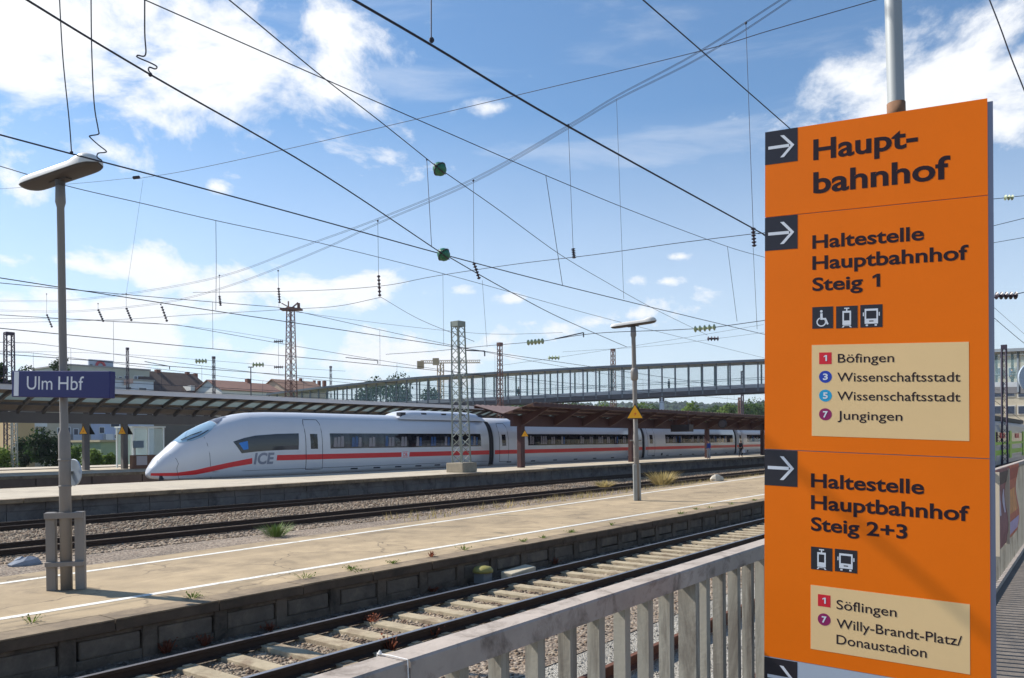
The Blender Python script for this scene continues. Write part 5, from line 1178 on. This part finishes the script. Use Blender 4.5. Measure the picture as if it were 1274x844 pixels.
for fx in (.1, .5, .9): MB().box(A.x+(B_.x-A.x)*fx-.12, A.x+(B_.x-A.x)*fx+.12, 166.1, 166.35, atv(130, 462, 165).z, A.z).build('support', steel_m, t)
def house(label, x0, x1, yr, ye, v, dep, wm, rm, hip=0, chim=(), name='house'):
    """long side to the tracks; ridge at picture height yr, eaves at ye"""
    A = atv(x0, ye, v); B_ = atv(x1, ye, v); xm = (x0+x1)/2; ze = atv(xm, ye, v).z; zr = atv(xm, yr, v+dep/2).z; t = thing(name, label, 'house', ((A.x+B_.x)/2, v, -.2))
    MB().box(A.x, B_.x, v, v+dep, -.3, ze).build('wall', wm, t); e = .4; hp = hip*(B_.x-A.x)
    if not hip: 
        for u in (A.x, B_.x-.3): MB().prism([(u, v, ze+.001), (u, v+dep, ze+.001), (u, v+dep/2, zr-.12)], (.3, 0, 0)).build('gable', wm, t)
    b_ = MB(); P = [(A.x-e, v-e, ze), (B_.x+e, v-e, ze), (B_.x+e, v+dep+e, ze), (A.x-e, v+dep+e, ze), (A.x-e*(not hip)+hp, v+dep/2, zr), (B_.x+e*(not hip)-hp, v+dep/2, zr)]
    b_.add(P, [(0, 1, 5, 4), (2, 3, 4, 5), (1, 2, 5), (3, 0, 4)] if hip else [(0, 1, 5, 4), (2, 3, 4, 5)]); r_ = b_.build('roof', rm, t); so_ = r_.modifiers.new('thickness', 'SOLIDIFY'); so_.thickness = .18
    for (cx_, cy0, w_) in chim:
        q = atv(cx_, cy0, v+dep/2); ww = w_*q.length/F/2; MB().box(q.x-ww, q.x+ww, q.y-ww, q.y+ww, zr-1.2, q.z).build('chimney', mat('chimney', srgb(120, 78, 66), .9, var=.2, vscale=2), r_)
    return t, A, B_, ze, zr
rb = mat('roof_brown', srgb(86, 68, 60), .9, var=.2, vscale=.8); rr2 = mat('roof_red', srgb(136, 100, 86), .9, var=.2, vscale=.9)
wht = plaster('housewhite', 226, 224, 216)
t, A, B_, ze, zr = house('long dark brown hip roofed house beyond the far canopy', 181, 272, 464.5, 491, 160, 14, plaster('dk', 130, 120, 110), rb, .12, ((196, 460, 5), (233, 463, 4), (243, 465, 4)))
for px in (240.5, 262): 
    q0_ = atv(px-2.5, 486, 159); q1_ = atv(px+2.5, 480, 159); MB().box(q0_.x, q1_.x, 159.2, 163, q0_.z, q1_.z).build('dormer', wht, t)
house('white house with a tiled red roof and a brick chimney beyond the far canopy', 276, 323, 475, 486, 150, 10, wht, rr2, .0, ((308.5, 471.5, 5),))
house('low tiled red roof right of the brick chimney house', 320, 351, 478, 488, 156, 9, wht, rr2, .1)
house('brownish red roofed house with several chimneys just right of the tall rusty mast', 357, 406, 474.5, 486, 158, 11, plaster('tan2', 180, 160, 140), mat('roof_dull', srgb(136, 104, 86), .9, var=.2, vscale=.9), 0, ((374, 471, 3), (391, 473.5, 2.5), (397, 474, 3), (403.5, 474, 3.5)))
house('house with a light roof at the left edge behind the station sign', 2, 16, 470, 482, 140, 10, wht, mat('roof_pale', srgb(170, 140, 128), .9), 0)
# right of the sign: big pale building, railcar and round sign
t = thing('office_building', 'pale stone building behind the footbridge right of the orange sign', 'building', (135, 5, -.2))
zt = atu(1255, 443, 135).z; MB().box(135, 150, -30, 22, -.3, zt).build('wall', plaster('stone_pale', 206, 194, 170), t); MB().box(134.7, 150.3, -30.3, 22.3, zt+.002, zt+.4).build('roof', mat('flat_roof', srgb(150, 148, 146), .9), t)
for (x0, y0, x1, y1) in ((1252, 505.5, 1262, 515), (1252, 486, 1262, 493), (1237, 486, 1246, 494), (1236.5, 505.5, 1245, 515), (1240, 458, 1247, 468), (1255, 458, 1262, 468), (1267, 505.5, 1275, 515), (1267, 486, 1275, 494), (1270, 458, 1276, 468)):
    A = atu(x0, y1, 134.9); B_ = atu(x1, y0, 134.9); f_ = MB().box(134.92, 134.998, min(A.y, B_.y)-.15, max(A.y, B_.y)+.15, A.z-.15, B_.z+.15).build('window', mat('win_frame', srgb(214, 208, 196), .7), t); MB().box(134.88, 134.918, min(A.y, B_.y), max(A.y, B_.y), A.z, B_.z).build('pane', win_m, f_)
rc = thing('railcar', 'grey railcar with bright green bands standing right of the orange sign', 'railcar', (52, 8.4, 0))
rg = mat('railcar_grey', srgb(150, 156, 166), .4, var=.06, vscale=1, coat=.2); rgr = mat('railcar_green', srgb(136, 186, 30), .45)
sec = [(-1.42, .55), (-1.45, 1.2), (-1.45, 2.9), (-1.32, 3.5), (-.9, 3.85), (0, 3.95), (.9, 3.85), (1.32, 3.5), (1.45, 2.9), (1.45, 1.2), (1.42, .55)]
MB().prism([(51, 8.4+y, z) for y, z in sec], (46, 0, 0)).build('body', rg, rc)
MB().box(51.2, 96.8, 6.935, 6.948, 1.25, 1.62).build('green_band', rgr, rc); MB().box(51.2, 96.8, 6.925, 6.948, 2.0, 2.95).build('window_band', tglass_m, rc)
MB().box(51.5, 96.5, 6.90, 6.924, 2.02, 2.22).build('green_stripe', rgr, rc)
for k in range(4): MB().box(53.5+11*k, 54.9+11*k, 6.885, 6.94, .9, 3.1).build('door', mat('door_green', srgb(150, 190, 60), .45), rc); MB().box(58+11*k, 61+11*k, 6.89, 6.92, 2.5, 2.9).build('red_panel', mat('panel_red', srgb(200, 70, 74), .5), rc)
MB().box(53, 95, 7.5, 9.3, 3.9, 4.25).build('roof_equipment', seam_m, rc); MB().box(52, 96, 7.2, 9.6, -.05, .55).build('underframe', seam_m, rc)
q = atd(1287, 470, 7.5); t = thing('round_sign', 'grey back of a large round sign cut by the right edge of the picture', 'sign', (q.x, q.y, .93))
MB().lathe(q, [(.145, 0), (.148, .004), (.148, .016), (.145, .02)], 30, FW).build('plate', plate_m, t); MB().tube([(q.x+.04, q.y, .93), q+FW*.04+UP*.16], .022, 10).build('post', steel_m, t)

# ================================================================== MASTS AND CRANE FARTHER BACK
def mastpx(label, px, ytop, ybase, d, w0, w1, m, nseg, **k):
    P = atd(px, ybase, d); z0 = -.2; T = atd(px, ytop, d); return lattice(label, (P.x, P.y, z0), T.z-z0, w0, w1, m, nseg, **k)
tm = mastpx('tall rusty lattice mast with a wide head rising behind the far canopy', 362.5, 383, 520, 82, 1.1, .55, rustmast_m, 30, bar=.06, diag=.05)
q = atd(362.5, 384, 82)-Vector(tm.location); P0 = Vector(tm.location)
hb = MB(); top = atd(362.5, 384, 82); hb.obox(top+UP*-.1, RT*1.05, FW*.5, (0, 0, .09)); hb.bar(top, top+RT*-1.0+UP*.55, .1, .1); hb.bar(top, top+RT*.7+UP*.6, .12, .12); hb.bar(top+RT*.75, top+RT*.75+UP*.55, .22, .2); hb.bar(top+RT*-.3, top+RT*-.3+UP*.75, .1, .1); hb.build('head_frame', rustmast_m, tm)
def hins(mb, c, ax, n=5, s=.1, r=.12):
    """row of insulator discs along ax"""
    ax = Vector(ax).normalized()
    pr = []
    for i in range(n): pr += [(r*.35, i*s*2), (r, i*s*2+s*.6), (r*.4, i*s*2+s*1.1)]
    mb.lathe(Vector(c)-ax*(n*s), pr, 10, ax)
for yy in (425, 457): b_ = MB(); hins(b_, atd(347, yy, 82), RT, 5, .10, .16); b_.build('insulator', insd_m, tm)
mastpx('thin rusty lattice mast in front of the footbridge right of the grey mast', 622.5, 427, 520, 78, .5, .34, rustmast_m, 26, bar=.045, diag=.04)
mastpx('rusty lattice mast behind the footbridge left of the farther lamp', 763.5, 434.5, 545, 140, .85, .55, rustmast_m, 24, bar=.08, diag=.06)
mastpx('dark lattice mast with cross arms at the far left edge', 12.5, 414, 575, 95, .95, .8, mat('mast_dark', srgb(66, 56, 72), .8), 26, bar=.08, diag=.05)
mastpx('slender grey lattice post under the far canopy beside the reddish one', 18, 520, 578, 80, .42, .42, steel_m, 12, bar=.05, diag=.03, plate=False)
mastpx('small dark mast with cross arms above the left end of the footbridge', 412, 456, 530, 150, .36, .26, mat('mast_dark', srgb(66, 56, 72), .8), 14, bar=.04, diag=.03)
mastpx('dark mast with insulators above the brown hip roof', 266.5, 444, 530, 110, .36, .26, mat('mast_dark', srgb(66, 56, 72), .8), 14, bar=.04, diag=.03)
mastpx('thin dark mast above the flat roofed block', 159.5, 433, 560, 120, .36, .26, mat('mast_dark', srgb(66, 56, 72), .8), 14, bar=.04, diag=.03)
mastpx('slim mast beyond the footbridge between the bright trees', 921, 495, 548, 200, .7, .6, rustmast_m, 10, bar=.12, diag=.08)
mastpx('slim lattice mast beyond the footbridge beside the orange sign', 924, 462, 548, 160, .45, .35, mat('mast_dark', srgb(66, 56, 72), .8), 18, bar=.07, diag=.05)
mastpx('rusty lattice mast in front of the pale building right of the orange sign', 1250, 430, 546, 60, .35, .28, mat('mast_dark', srgb(66, 56, 72), .8), 22, bar=.05, diag=.03)
for i, (px, yt, d, lab) in enumerate(((312, 457, 110, 'thin post with a flat lamp above the tiled red roofs'),)):
    P = atd(px, yt, d); t = thing('lamp_post', lab, 'lamp post', (P.x, P.y, -.2)); MB().tube([(P.x, P.y, -.2), (P.x, P.y, P.z)], .07, 8).build('pole', mat('mast_dark', srgb(66, 56, 72), .8), t); MB().obox(P, RT*.35, FW*.12, (0, 0, .06)).build('lamp_housing', lunder_m, t)
cp = atd(548, 452, 520); t = thing('tower_crane', 'distant yellow tower crane above the footbridge roof', 'crane', (cp.x, cp.y, 0)); cm = mat('crane_yellow', srgb(170, 146, 112), .7)
b_ = MB(); 
for s1 in (-1, 1):
    for s2 in (-1, 1): b_.bar((cp.x+s1*1.4, cp.y+s2*1.4, -.2), (cp.x+s1*1.4, cp.y+s2*1.4, cp.z), .5, .5)
for i in range(24):
    z = cp.z*i/24; dz = cp.z/24
    for s2 in (-1, 1): b_.bar((cp.x-1.4*(-1)**i, cp.y+s2*1.4, z), (cp.x+1.4*(-1)**i, cp.y+s2*1.4, z+dz), .35, .35)
b_.build('tower', cm, t)
b_ = MB(); L0 = cp-RT*13; L1 = cp+RT*26
for dz, dy in ((0, -1), (0, 1), (1.8, 0)): b_.bar(L0+UP*dz+FW*dy, L1+UP*dz+FW*dy, .35, .35)
for i in range(30): p = L0.lerp(L1, i/30); p2 = L0.lerp(L1, (i+1)/30); b_.bar(p+FW*-1, p2+UP*1.8, .25, .25); b_.bar(p+FW*1, p2+UP*1.8, .25, .25)
b_.build('jib', cm, t); MB().obox(L0+UP*-1.0, RT*2.2, FW*1, (0, 0, 2.4)).build('counterweight', cm, t); MB().obox(cp+RT*-3+UP*1, RT*2, FW*1.2, (0, 0, 2.2)).build('cab', cm, t)

# ================================================================== OVERHEAD WIRES
RW = .0075
def wire(par, name, pts, r=RW, m=wire_m, n=5, sm=True): return MB().tube(catmull(pts, 6) if sm and len(pts) > 2 and not isinstance(pts, Done) else pts, r, 5).build(name, m, par)
def vpl(v, *px): return [atv(x, y, v) for x, y in px]
def upl(u, *px): return [atu(x, y, u) for x, y in px]
def clampb(par, p, r=.03):
    r = r*.55; MB().lathe(Vector(p)-UP*r, [(r*.5, 0), (r, r*.6), (r, r*1.4), (r*.5, r*2)], 8).build('clamp', wire_m, par)
class Done(list): pass
def ext(pts, k0=0, k1=0):
    p = list(catmull(pts, 6)) if len(pts) > 2 else list(pts)
    if k0: p = [p[0]-(p[1]-p[0]).normalized()*k0]+p
    if k1: p = p+[p[-1]+(p[-1]-p[-2]).normalized()*k1]
    return Done(p)
# line over the rusty track behind the railing
t = thing('overhead_line', 'thick overhead wire crossing the upper middle of the sky down to the orange sign', 'overhead line', (8, 3.95, 5.5))
c1 = ext(vpl(3.95, (440, 0), (538, 57), (706, 157), (938, 285), (950, 292)), 8, 60); wire(t, 'contact_wire', c1, .0095)
m1 = ext(vpl(3.95, (800, 0), (870, 61), (928, 112), (985, 162)), 8, 60); wire(t, 'messenger_wire', m1, .008)
d1 = vpl(3.95, (536.5, -30), (536.5, 47)); wire(t, 'dropper', d1, .005); clampb(t, atv(537, 50, 3.95), .035)
# line over the track beside the low platform
t = thing('overhead_line', 'overhead wire passing the near lamp head down to the lower right', 'overhead line', (10, 8.4, 5.5))
c2 = ext(vpl(8.4, (0, 168), (90, 192), (220, 226), (400, 275), (552, 317), (690, 353), (870, 397), (950, 416)), 6, 80); wire(t, 'contact_wire', c2, .0085)
m2_ = ext(vpl(8.4, (180, 0), (400, 97), (540, 158), (678, 218), (800, 268), (905, 307), (950, 320)), 5, 60); wire(t, 'messenger_wire', m2_, .007)
for (xa, ya, xb, yb) in ((679, 218, 700, 356), (905, 307, 917, 400)): wire(t, 'dropper', vpl(8.4, (xa, ya), (xb, yb)), .006)
wire(t, 'dropper', vpl(8.4, (73, -20), (78, 70), (86, 150), (89, 191)), .006); clampb(t, atv(89, 190, 8.4), .03)
j = vpl(8.4, (113, -20), (114, 60), (117, 128), (122, 160), (122.5, 167), (113, 169), (112, 171), (123, 181), (132, 188), (130, 190), (122, 191), (121, 196), (127, 200)); wire(t, 'jumper_wire', j, .0065)
# crossing wires of the turnout
t = thing('overhead_line', 'slanting overhead wire from the top left to the lower green insulator', 'overhead line', (5, 7, 5.5))
w5 = [atz(x, y, 5.5) for x, y in ((-60, -60), (35, 1), (187, 93), (400, 216), (549, 315))]; wire(t, 'contact_wire', w5, .008)
w6 = [atz(x, y, 5.55) for x, y in ((557, 319), (600, 344), (640, 366), (700, 397), (780, 432))]; wire(t, 'contact_wire', w6, .0085)
p1_ = atz(187, 93, 5.5); d_ = (p1_-CAMP).dot(FW); j = [atd(x, y, d_) for x, y in ((180, -20), (180, 40), (181, 68), (171, 69), (172, 72), (186, 78), (195, 83), (193, 86), (186, 84), (185, 88), (188, 92))]; wire(t, 'jumper_wire', j, .006); clampb(t, p1_, .028)
def green(label, q, ax, s):
    """wound section insulator: dark core with green ribs"""
    ax = Vector(ax).normalized(); o = thing('insulator', label, 'insulator', tuple(q)); q = Vector(q)
    pr = [(0.02*s, -1.0*s)]
    for i in range(13):
        t_ = -1+2*i/12; pr.append((s*(.16+.72*max(0, 1-t_**2)**.5)*(1 if i % 2 else .93), t_*.98*s))
    MB().lathe(q, pr+[(.02*s, 1.0*s)], 14, ax).build('body', insg_m, o, True)
    MB().lathe(q, [(.14*s, -1.45*s), (.17*s, -1.3*s), (.17*s, 1.3*s), (.14*s, 1.45*s)], 10, ax).build('core', insd_m, o)
    e = ax.orthogonal().normalized(); g2 = ax.cross(e)
    for k in range(4):
        d2 = e*cos(k*pi/2)+g2*sin(k*pi/2); MB().tube([q-ax*1.05*s+d2*.3*s, q-ax*.5*s+d2*.82*s, q+d2*.93*s, q+ax*.5*s+d2*.82*s, q+ax*1.05*s+d2*.3*s], .085*s, 6).build('strap', insd_m, o, True)
q = atz(552, 317, 5.5); green('lower green insulator where two overhead wires cross', q, w5[-1]-w5[-2], .115)
t = thing('overhead_line', 'slanting messenger wire carrying the upper green insulator', 'overhead line', (8, 8, 7))
w7 = [atz(x, y, 7.0) for x, y in ((180, -80), (285, 0), (400, 95), (470, 149), (540, 205))]; wire(t, 'messenger_wire', w7, .007)
w8 = [atz(x, y, 7.0) for x, y in ((554, 215), (620, 261), (697, 317), (754, 351), (811, 383), (880, 417))]; wire(t, 'messenger_wire', w8, .007)
dq = atz(531, 199, 7.0); wire(t, 'dropper', [dq, atz(537, 307, 5.52)], .005); clampb(t, dq, .025)
q = atz(547, 210.5, 7.0); green('upper green insulator on the slanting messenger wire', q, w7[-1]-w7[-2], .125)
# lines over the ballast behind the low platform and on to the left
def cat(label, v, zc, zm, sag, u0, u1, span, off, rr_=.010, dr=7):
    t = thing('overhead_line', label, 'overhead line', (40, v, zc)); us_ = np.linspace(u0, u1, 60)
    def zmf(u): k = ((u-off) % span)/span; return zm-sag*4*k*(1-k)
    wire(t, 'contact_wire', [(u, v, zc) for u in (u0, u1)], rr_, sm=False); wire(t, 'messenger_wire', [(u, v, zmf(u)) for u in np.linspace(u0, u1, 160)], rr_*.85, sm=False)
    u = u0+3
    while u < min(u1, 85): wire(t, 'dropper', [(u, v, zc), (u, v, zmf(u))], rr_*.5, sm=False); u += dr
    return t
t = thing('overhead_line', 'pair of overhead wires above the gravel behind the low platform', 'overhead line', (15, 17, 5.8))
wire(t, 'contact_wire', ext(vpl(17, (0, 346), (90, 360), (270, 387.5), (400, 407), (560, 431), (760, 460)), 5, 40), .010)
wire(t, 'messenger_wire', ext(vpl(17, (0, 207), (85, 232), (180, 254), (270, 275), (400, 303), (545, 339), (640, 365), (760, 398), (880, 428)), 5, 40), .0085)
wire(t, 'dropper', vpl(17, (268.5, 275), (269, 331), (268.5, 386)), .006); wire(t, 'dropper', vpl(17, (551, 340), (552, 430)), .005)
cat('overhead line above the dark track beyond the low platform', 22.2, 5.5, 7.1, 1.0, -10, 200, 62, 16.5, .011)
cat('overhead line above the track along the middle platform wall', 28.4, 5.5, 7.1, 1.0, -10, 200, 62, 16.5, .012)
cat('overhead line above the white train', 40.75, 5.75, 7.4, 1.0, -20, 220, 62, 16.5, .014)
cat('overhead line between the train and the far canopy', 45, 5.75, 7.4, 1.0, -20, 220, 62, 18, .014)
cat('overhead line beyond the far canopy', 62, 5.8, 7.6, 1.0, -30, 220, 62, 20, .018)
cat('farthest overhead line in front of the houses', 68, 5.9, 7.6, 1.0, -30, 220, 62, 20, .018)
# cross span near: four carrying wires, hangers with insulators, upper span wire
US = 16.5
t = thing('cross_span', 'near cross span of four sagging wires with hangers and insulators over all tracks', 'cross span', (US, 15, 8))
up1 = [(970, 0), (866, 66), (767, 119), (707, 155.5), (589, 222), (470, 272), (380, 305), (276, 343), (157, 365), (60, 374), (-60, 372)]
lo1 = [(982, 0), (872, 70.5), (767, 123.5), (707, 159), (589, 226), (470, 277.5), (400, 310), (300, 350), (215, 374), (120, 385), (58, 387), (-60, 384)]
for pts, dd in ((up1, 0), (up1, 1.6), (lo1, 0), (lo1, 1.6)): wire(t, 'carrying_wire', [atu(x, y+dd, US+dd*.05) for x, y in [(1060, -58)]+pts], .0055)
sp_ = [(1060, 272), (950, 290), (938, 291), (840, 303), (740, 317), (640, 329), (540, 344), (474, 356), (380, 362), (240, 364)]
wire(t, 'span_wire', upl(US, *sp_), .008)
wire(t, 'span_wire', upl(US, (474, 370), (420, 381), (360, 385), (240, 392), (140, 398), (0, 402)), .008); wire(t, 'span_wire', upl(US, (474, 370), (523, 398), (590, 425)), .007)
hang = [(928, 29, 937, 283, 308), (707, 156, 713, 309, 322), (589, 225, 589.5, 327, 348), (470, 275, 471, 342, 370), (346, 337, 346.5, 358, 378), (273, 343, 273, 368, 381), (58, 366, 58, 391, 408), (122, 378, 122, 385, 401), (157, 366, 157, 383, 400), (200, 379, 201, 381, 401)]
for (x0, y0, x1, y1, y2) in hang:
    a, b2, c3 = atu(x0, y0, US), atu(x1, y1, US), atu(x1+(7 if x0 in (58, 122, 157, 200, 589) else 1.5), y2, US)
    if (a-b2).length > .05: wire(t, 'hanger', [a, b2], .006, sm=False)
    clampb(t, a, .05); n_ = 6; l = (c3-b2).length; ax = (c3-b2).normalized(); pr = []
    for i in range(n_): pr += [(.02, l*(i+.1)/n_), (.055, l*(i+.45)/n_), (.022, l*(i+.8)/n_)]
    MB().lathe(b2, pr, 8, ax).build('insulator', insd_m, t)
for (xa, ya, xb, yb) in ((767, 123, 776, 372), (178, 224, 157, 366), (347, 378, 347, 384), (937, 308, 942, 410), (600, 349, 606, 432)): wire(t, 'hanger', [atu(xa, ya, US), atu((xa+xb)/2, (ya+yb)/2, US), atu(xb, yb, US)], .0045)
# lower span wire with inline insulators
wire(t, 'span_wire', upl(US, (1000, 392), (950, 399), (884, 408.2)), .008); wire(t, 'span_wire', upl(US, (872, 408.8), (830, 411), (740, 415), (672, 425.2)), .008); wire(t, 'span_wire', upl(US, (662, 425.8), (600, 431), (540, 437), (480, 441)), .007)
for px, py, s_ in ((878, 408.5, .055), (667, 425.5, .055)): b_ = MB(); hins(b_, atu(px, py, US), atu(px+10, py-(1 if px > 700 else 1), US)-atu(px, py, US), 5, s_, .075); b_.build('insulator', insw_m, t)
# thin wire rising to the upper right with one insulator
t = thing('span_wire', 'thin wire rising across the whole sky from the near lamp to the top right', 'wire', (12, 10, 9)); UQ = 12.0
wire(t, 'wire', upl(UQ, (1150, -18), (1090, 0), (960, 37.5), (866, 65), (646, 118), (400, 176), (240, 211), (174, 222)), .0065); wire(t, 'wire', upl(UQ, (168, 221.3), (88, 229), (-40, 238)), .006); b_ = MB(); hins(b_, atu(170, 221, UQ), atu(180, 220, UQ)-atu(170, 221, UQ), 4, .045, .05); b_.build('insulator', insd_m, t)
# second cross span on the masts farther back
t = thing('cross_span', 'distant cross span between the rusty mast and the footbridge with pale insulators', 'cross span', (70, 40, 8))
wire(t, 'span_wire', [atd(366, 388, 82), atd(470, 402, 80), atd(560, 412, 79), atd(622, 416, 78), atd(700, 414, 78)], .016); wire(t, 'span_wire', [atd(363, 425, 82), atd(250, 408, 82), atd(120, 398, 85), atd(-40, 396, 88)], .016); wire(t, 'span_wire', [atd(363, 458, 82), atd(430, 462, 80)], .014); wire(t, 'span_wire', [atd(358, 457, 82), atd(265, 449, 84), atd(130, 440, 88), atd(-30, 436, 92)], .016)
wire(t, 'span_wire', [atd(700, 438, 90), atd(820, 430, 88), atd(950, 414, 84)], .014); wire(t, 'span_wire', [atd(622, 455, 80), atd(700, 444, 84), atd(830, 424, 84), atd(950, 404, 82)], .014)
for px, py, m_ in ((251, 449.5, insw_m), (322, 454, insw_m), (888, 421.5, insd_m), (690, 445.4, insw_m)): b_ = MB(); hins(b_, atd(px, py, 80), RT, 4, .16, .26); b_.build('insulator', m_, t)
# cantilever arms
for (x0, y0, x1, y1, d, lab) in ((578, 436, 603, 437, 55, 'horizontal steering arm reaching right from the grey lattice mast'), (430, 445, 470, 449, 90, 'small steering arm above the left end of the footbridge'), (180, 450, 211, 456, 90, 'small steering arm above the brown hip roof'), (690, 422, 726, 414, 60, 'slanting tube arm left of the farther lamp head')):
    t = thing('steering_arm', lab, 'steering arm', tuple(atd(x0, y0, d))); a, b2 = atd(x0, y0, d), atd(x1, y1, d); MB().tube([a, b2], .045, 6).build('tube', wire_m, t); MB().tube([b2, b2-UP*.35], .05, 6).build('drop_piece', wire_m, t)
# right of the sign
t = thing('overhead_line', 'dark wire slanting down at the upper right corner', 'overhead line', tuple(atd(1250, 50, 9))); wire(t, 'wire', [atd(x, y, 9) for x, y in ((1215, -40), (1231, 0), (1245, 36), (1258, 72), (1274, 112), (1300, 180))], .0075)
t = thing('span_wire', 'wire with a brown insulator row at the right edge beside the sign', 'wire', tuple(atd(1255, 368, 14))); wire(t, 'wire', [atd(1200, 376, 14), atd(1249, 368.6, 14)], .008); wire(t, 'wire', [atd(1258, 367.4, 14), atd(1330, 352, 14)], .008); b_ = MB(); hins(b_, atd(1253, 368, 14), RT, 5, .042, .07); b_.build('insulator', insd_m, t)
t = thing('span_wire', 'thin wire with a small insulator at the right edge above the sign top', 'wire', tuple(atd(1255, 246, 14))); wire(t, 'wire', [atd(1200, 251, 14), atd(1250, 246.5, 14)], .006); wire(t, 'wire', [atd(1262, 245, 14), atd(1330, 238, 14)], .006); b_ = MB(); hins(b_, atd(1256, 246, 14), RT, 3, .03, .05); b_.build('insulator', insw_m, t)
t = thing('span_wire', 'pair of thin wires crossing behind the right edge of the sign', 'wire', tuple(atd(1250, 280, 20))); wire(t, 'wire', [atd(1180, 295, 20), atd(1330, 258, 20)], .008, sm=False); wire(t, 'wire', [atd(1180, 312, 20), atd(1330, 286, 20)], .007, sm=False); wire(t, 'wire', [atd(1230, 390, 20), atd(1275, 428, 20), atd(1300, 445, 20)], .007)

# ================================================================== AIR
hz = bpy.data.materials.new('haze'); hz.use_nodes = True; t_ = hz.node_tree; t_.nodes.clear(); pv = t_.nodes.new('ShaderNodeVolumePrincipled'); pv.inputs['Color'].default_value = (.80, .88, 1, 1); pv.inputs['Density'].default_value = .00012; pv.inputs['Anisotropy'].default_value = .2
ou = t_.nodes.new('ShaderNodeOutputMaterial'); t_.links.new(pv.outputs[0], ou.inputs['Volume'])
b = MB(); b.box(-4100, 6100, -4100, 6100, -1.3, 320); o = b.build('haze', hz); o['kind'] = 'stuff'
